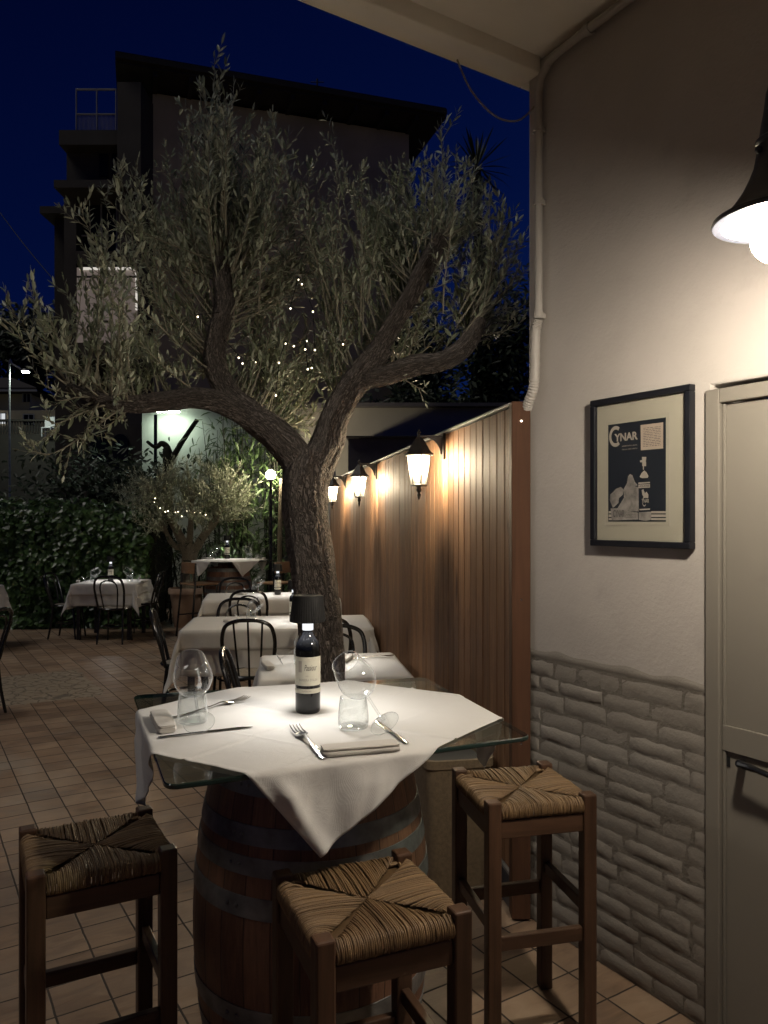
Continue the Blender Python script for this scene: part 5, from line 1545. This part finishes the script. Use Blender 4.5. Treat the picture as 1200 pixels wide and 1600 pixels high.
# floodlit wall behind the potted olive
MAT['pale_wall'] = plaster('pale_wall', (.50, .52, .44), .3, 12, .12)
fw_ = thing('floodlit_wall', 'pale greenish wall lit by a floodlight behind the potted olive', 'wall', V((-3, 16, 0)))
m = MB(); pbox(m, 222, 420, 636, 985, 16, .3); ob(m, 'wall_face', MAT['pale_wall'], fw_, smooth=False)
m = MB(); pbox(m, 220, 422, 630, 635.5, 15.9, .5); ob(m, 'coping', MAT['far_frame'], fw_, smooth=False)
fl2 = thing('flood_lamp', 'small floodlight fixed at the top of the pale wall', 'lamp', P(262, 642, 15.65))
m = MB(); m.box((0, .0, .02), (.5, .12, .06)); m.box((0, .18, .03), (.05, .30, .03)); m.build('housing', MAT['black_metal'], fl2, smooth=False)
m = MB(); m.box((0, .02, -.018), (.46, .07, .012)); m.build('light_panel', MAT['flood'], fl2, smooth=False)
m = MB(); a = P(243, 985, 15.2); m.tube([(a.x, a.y, 0), (a.x, a.y, P(243, 648, 15.2).z)], .035, 8)
tag(m.build('steel_post', MAT['black_metal']), 'thin dark post in front of the floodlit wall', 'post')

# outbuilding beyond the fence
MAT['grey_render'] = plaster('grey_render', (.34, .32, .28), .3, 14, .08)
MAT['grey_panel'] = pm('grey_sheet', (.10, .095, .10), (.13, .12, .125), 3, rough=.85, spec=.15)
nb_ = thing('outbuilding', 'low grey outbuilding with flat roof beyond the wooden fence', 'building', V((1, 12.6, 0)))
m = MB(); pbox(m, 462, 850, 634, 1010, 12.6, 3); ob(m, 'wall', MAT['grey_render'], nb_, smooth=False)
m = MB(); pbox(m, 455, 860, 629, 634.5, 12.4, 3.5); ob(m, 'roof_edge', MAT['grey_panel'], nb_, smooth=False)
an = thing('sheet_metal_annex', 'dark grey sheet annex standing behind the fence lanterns', 'shed', V((1, 11, 0)))
m = MB(); pbox(m, 544, 900, 684, 990, 11.2, 1.2); ob(m, 'cladding', MAT['grey_panel'], an, smooth=False)
m = MB(); pbox(m, 541, 905, 681, 683.6, 11.12, 1.3); ob(m, 'roof_trim', MAT['roof_dark'], an, smooth=False)
for k in range(8):
    pass

# rolled white fabric at the fence end
MAT['canvas'] = cloth_mat('white_canvas', (.62, .62, .58))
pp = P(514, 813, 10.0)
um = thing('closed_parasol', 'closed white parasol hanging beside the far end of the fence', 'parasol', V((pp.x, pp.y, 0)))
m = MB(); m.lathe([(.015, 2.75), (.05, 2.6), (.085, 2.2), (.105, 1.7), (.10, 1.25), (.075, 1.17), (.02, 1.2)], 48, rmod=lambda a, z: 1+.16*math.sin(a*8)*min(1, (2.8-z)))
m.build('folded_canopy', MAT['canvas'], um)
m = MB(); m.tube([(0, 0, .03), (0, 0, 2.85)], .02, 10); m.lathe([(.001, 0), (.22, 0), (.22, .04), (.05, .06), (.03, .10), (.001, .10)], 24); m.build('pole', MAT['bell_black'], um)

# globe garden lamp
gp = P(423, 742, 11.45)
gl_ = thing('globe_lamp', 'round glowing globe lamp on a post in front of the bamboo', 'lamp', V((gp.x, gp.y, 0)))
m = MB(); m.sphere((0, 0, gp.z), .072, 20, 14); m.build('globe', MAT['bulb_globe'], gl_)
m = MB(); m.tube([(.0, 0, 0), (0, 0, gp.z-.10)], .022, 10); m.lathe([(.022, gp.z-.11), (.05, gp.z-.085), (.045, gp.z-.06), (.001, gp.z-.06)], 16); m.build('post', MAT['black_metal'], gl_)
p = P(438, 813, 11.6)
m = MB(); m.tube(path([(p.x, p.y, 0), (p.x-.01, p.y, 1.2), (p.x+.02, p.y, 2.25)], 6), .035, 10)
tag(m.build('bamboo_pole', MAT['bark_pale']), 'thick pale cane upright left of the olive trunk', 'cane')

# far house, balustrade, street lamp
hs = thing('far_house', 'distant house with hipped roof and lit windows at far left', 'house', V((-21, 44, 0)))
YH = 44
m = MB(); pbox(m, -90, 46, 611, 690, YH, 8); pbox(m, -90, 96, 641, 720, YH-1.5, 6); ob(m, 'wall', MAT['facade'], hs, smooth=False)
m = MB(); a = P(-95, 611, YH-1); b = P(57, 611, YH-1); c = P(-30, 590, YH+4); d = P(18, 590, YH+4)
m.add([a, b, (b.x, YH+9, b.z), (a.x, YH+9, a.z), c, d, (a.x, a.y, a.z+.2), (b.x, b.y, b.z+.2)], [(0, 1, 7, 6), (6, 7, 5, 4), (7, 2, 5), (2, 3, 4, 5), (3, 6, 4), (0, 3, 2, 1)])
ob(m, 'roof', MAT['roof_dark'], hs, smooth=False)
m = MB(); pbox(m, -95, 57, 608.5, 611.5, YH-1.15, .1); ob(m, 'eaves', MAT['far_frame'], hs, smooth=False)
for (x0, x1, y0, y1, Y, mt) in ((36, 47, 615, 628, YH-.1, 'dark_pane'), (-6, 8, 646, 662, YH-1.6, 'lit_room'), (37, 52, 648, 664, YH-1.6, 'dark_pane'), (74, 86, 652, 664, YH-1.6, 'lit_dim')):
    m = MB(); pbox(m, x0, x1, y0, y1, Y, .05); w_ = ob(m, 'window', MAT[mt], hs, smooth=False)
    m = MB(); k = 1.6
    for q in ((x0-k, x1+k, y0-k, y0), (x0-k, x0, y0, y1), (x1, x1+k, y0, y1), ((x0+x1)/2-.5, (x0+x1)/2+.5, y0, y1)): pbox(m, *q, Y-.06, .05)
    f_ = MB(); f_.v, f_.f, f_.r, f_.t, f_.m = m.v, m.f, m.r, m.t, m.m
    b_ = V(hs.location); f_.v = [(x-b_.x, y-b_.y, z-b_.z) for x, y, z in f_.v]
    f_.build('frame', MAT['far_frame'], w_, smooth=False)
bs = thing('balustrade', 'dark stone balustrade in front of the distant house', 'railing', V((-17, 36, 0)))
YB = 36
m = MB(); pbox(m, -120, 92, 655, 658, YB, .3); pbox(m, -120, 92, 678, 683, YB, .3)
ob(m, 'rails', MAT['facade_dark'], bs, smooth=False)
m = MB()
for k in range(34):
    x = -60+k*4.4
    a = P(x, 678, YB+.15); b = P(x, 658, YB+.15); H = b.z-a.z
    m.lathe([(.03, 0), (.055, H*.25), (.025, H*.6), (.03, H)], 8, c=(a.x, a.y, a.z))
ob(m, 'balusters', MAT['facade_dark'], bs)
m = MB(); pbox(m, -140, 104, 683, 800, YB-.5, 1); ob(m, 'retaining_wall', MAT['facade_dark'], bs, smooth=False)
ch = thing('garden_chair', 'tiny white garden chair on the distant terrace', 'chair', P(75, 683, 35.2))
m = MB(); m.box((0, 0, .42), (.45, .42, .04)); 
for sx in (-1, 1):
    for sy in (-1, 1): m.box((sx*.2, sy*.18, .2), (.04, .04, .40))
m.box((0, .2, .70), (.45, .03, .5)); m.build('frame', MAT['lit_dim'] if False else MAT['white_plastic'], ch, smooth=False)
YS = 33
sp = P(15, 813, YS)
slp = thing('street_lamp', 'street lamp with bright white head at far left', 'street lamp', V((sp.x, sp.y, 0)))
m = MB(); top = P(15, 571, YS).z; hd = P(40, 580, YS)
m.tube(path([(0, 0, 0), (0, 0, top*.6), (0, 0, top), (.12, 0, top+.05), (hd.x-sp.x-.2, 0, hd.z+.08)], 5), .045, 8); m.build('pole', MAT['grey_metal'], slp)
m = MB(); m.lathe([(.001, .10), (.12, .08), (.2, 0), (.17, -.02)], 16, c=(hd.x-sp.x, 0, hd.z)); m.build('lamp_head', MAT['grey_metal'], slp)
m = MB(); m.lathe([(.16, -.015), (.12, -.07), (.001, -.09)], 16, c=(hd.x-sp.x, 0, hd.z)); m.build('lamp_lens', MAT['street'], slp)
# overhead cable left
m = MB(); m.tube(path([tuple(P(-20, 305, 24)), tuple(P(40, 385, 22)), tuple(P(112, 470, 19.2))], 8), .012, 5)
tag(m.build('overhead_cable', MAT['roof_dark']), 'thin overhead cable sloping down to the apartment block', 'cable')

# ================================================================ night sky, camera, render
w = bpy.data.worlds.new('World'); sc.world = w; w.use_nodes = True
nt = w.node_tree; nt.nodes.clear()
out = nt.nodes.new('ShaderNodeOutputWorld'); bg = nt.nodes.new('ShaderNodeBackground')
tc = nt.nodes.new('ShaderNodeTexCoord'); sp_ = nt.nodes.new('ShaderNodeSeparateXYZ'); rp = nt.nodes.new('ShaderNodeValToRGB')
nt.links.new(tc.outputs['Generated'], sp_.inputs[0])
# dusk sky: brighter towards the right of the view, darker overhead
ad = nt.nodes.new('ShaderNodeMath'); ad.operation = 'MULTIPLY_ADD'; nt.links.new(sp_.outputs[0], ad.inputs[0]); ad.inputs[1].default_value = -.35; nt.links.new(sp_.outputs[2], ad.inputs[2])
nt.links.new(ad.outputs[0], rp.inputs[0])
el = rp.color_ramp.elements
el[0].position = 0; el[0].color = (.004, .016, .095, 1)
el[1].position = .75; el[1].color = (.0003, .0018, .021, 1)
e_ = el.new(.35); e_.color = (.0011, .0062, .053, 1)
nt.links.new(rp.outputs[0], bg.inputs[0]); bg.inputs[1].default_value = .36
nt.links.new(bg.outputs[0], out.inputs[0])

# added fill for crown and floor: a dim, soft sun high on the left
sun = bpy.data.lights.new('Moonlight', 'SUN'); sun.energy = .31; sun.angle = R(25); sun.color = (1.0, .95, .88)
so = bpy.data.objects.new('Moonlight', sun); C.objects.link(so)
ld_ = V((-.95, -.31, 0)).normalized()*math.cos(R(58))+V((0, 0, math.sin(R(58))))
so.rotation_euler = ld_.to_track_quat('Z', 'Y').to_euler(); so.location = (-6, -1, 9)
cam = bpy.data.cameras.new('Camera'); co = bpy.data.objects.new('Camera', cam); C.objects.link(co)
co.location = (0, 0, CAMZ); co.rotation_euler = (R(90), 0, 0)
cam.sensor_fit = 'AUTO'; cam.sensor_width = 36; cam.lens = 36*1202/1600; cam.shift_y = 13/1600
cam.clip_start = .05; cam.clip_end = 2000
sc.camera = co
sc.view_settings.view_transform = 'Standard'; sc.view_settings.look = 'None'
sc.view_settings.exposure = .95; sc.view_settings.gamma = 1
sc.render.engine = 'CYCLES'
cy = sc.cycles
cy.use_denoising = True
try: cy.denoiser = 'OPENIMAGEDENOISE'
except Exception: pass
cy.max_bounces = 8; cy.diffuse_bounces = 4; cy.glossy_bounces = 4; cy.transparent_max_bounces = 32; cy.transmission_bounces = 6
cy.caustics_reflective = False; cy.caustics_refractive = False
cy.sample_clamp_indirect = 4.0; cy.sample_clamp_direct = 0
cy.use_light_tree = True
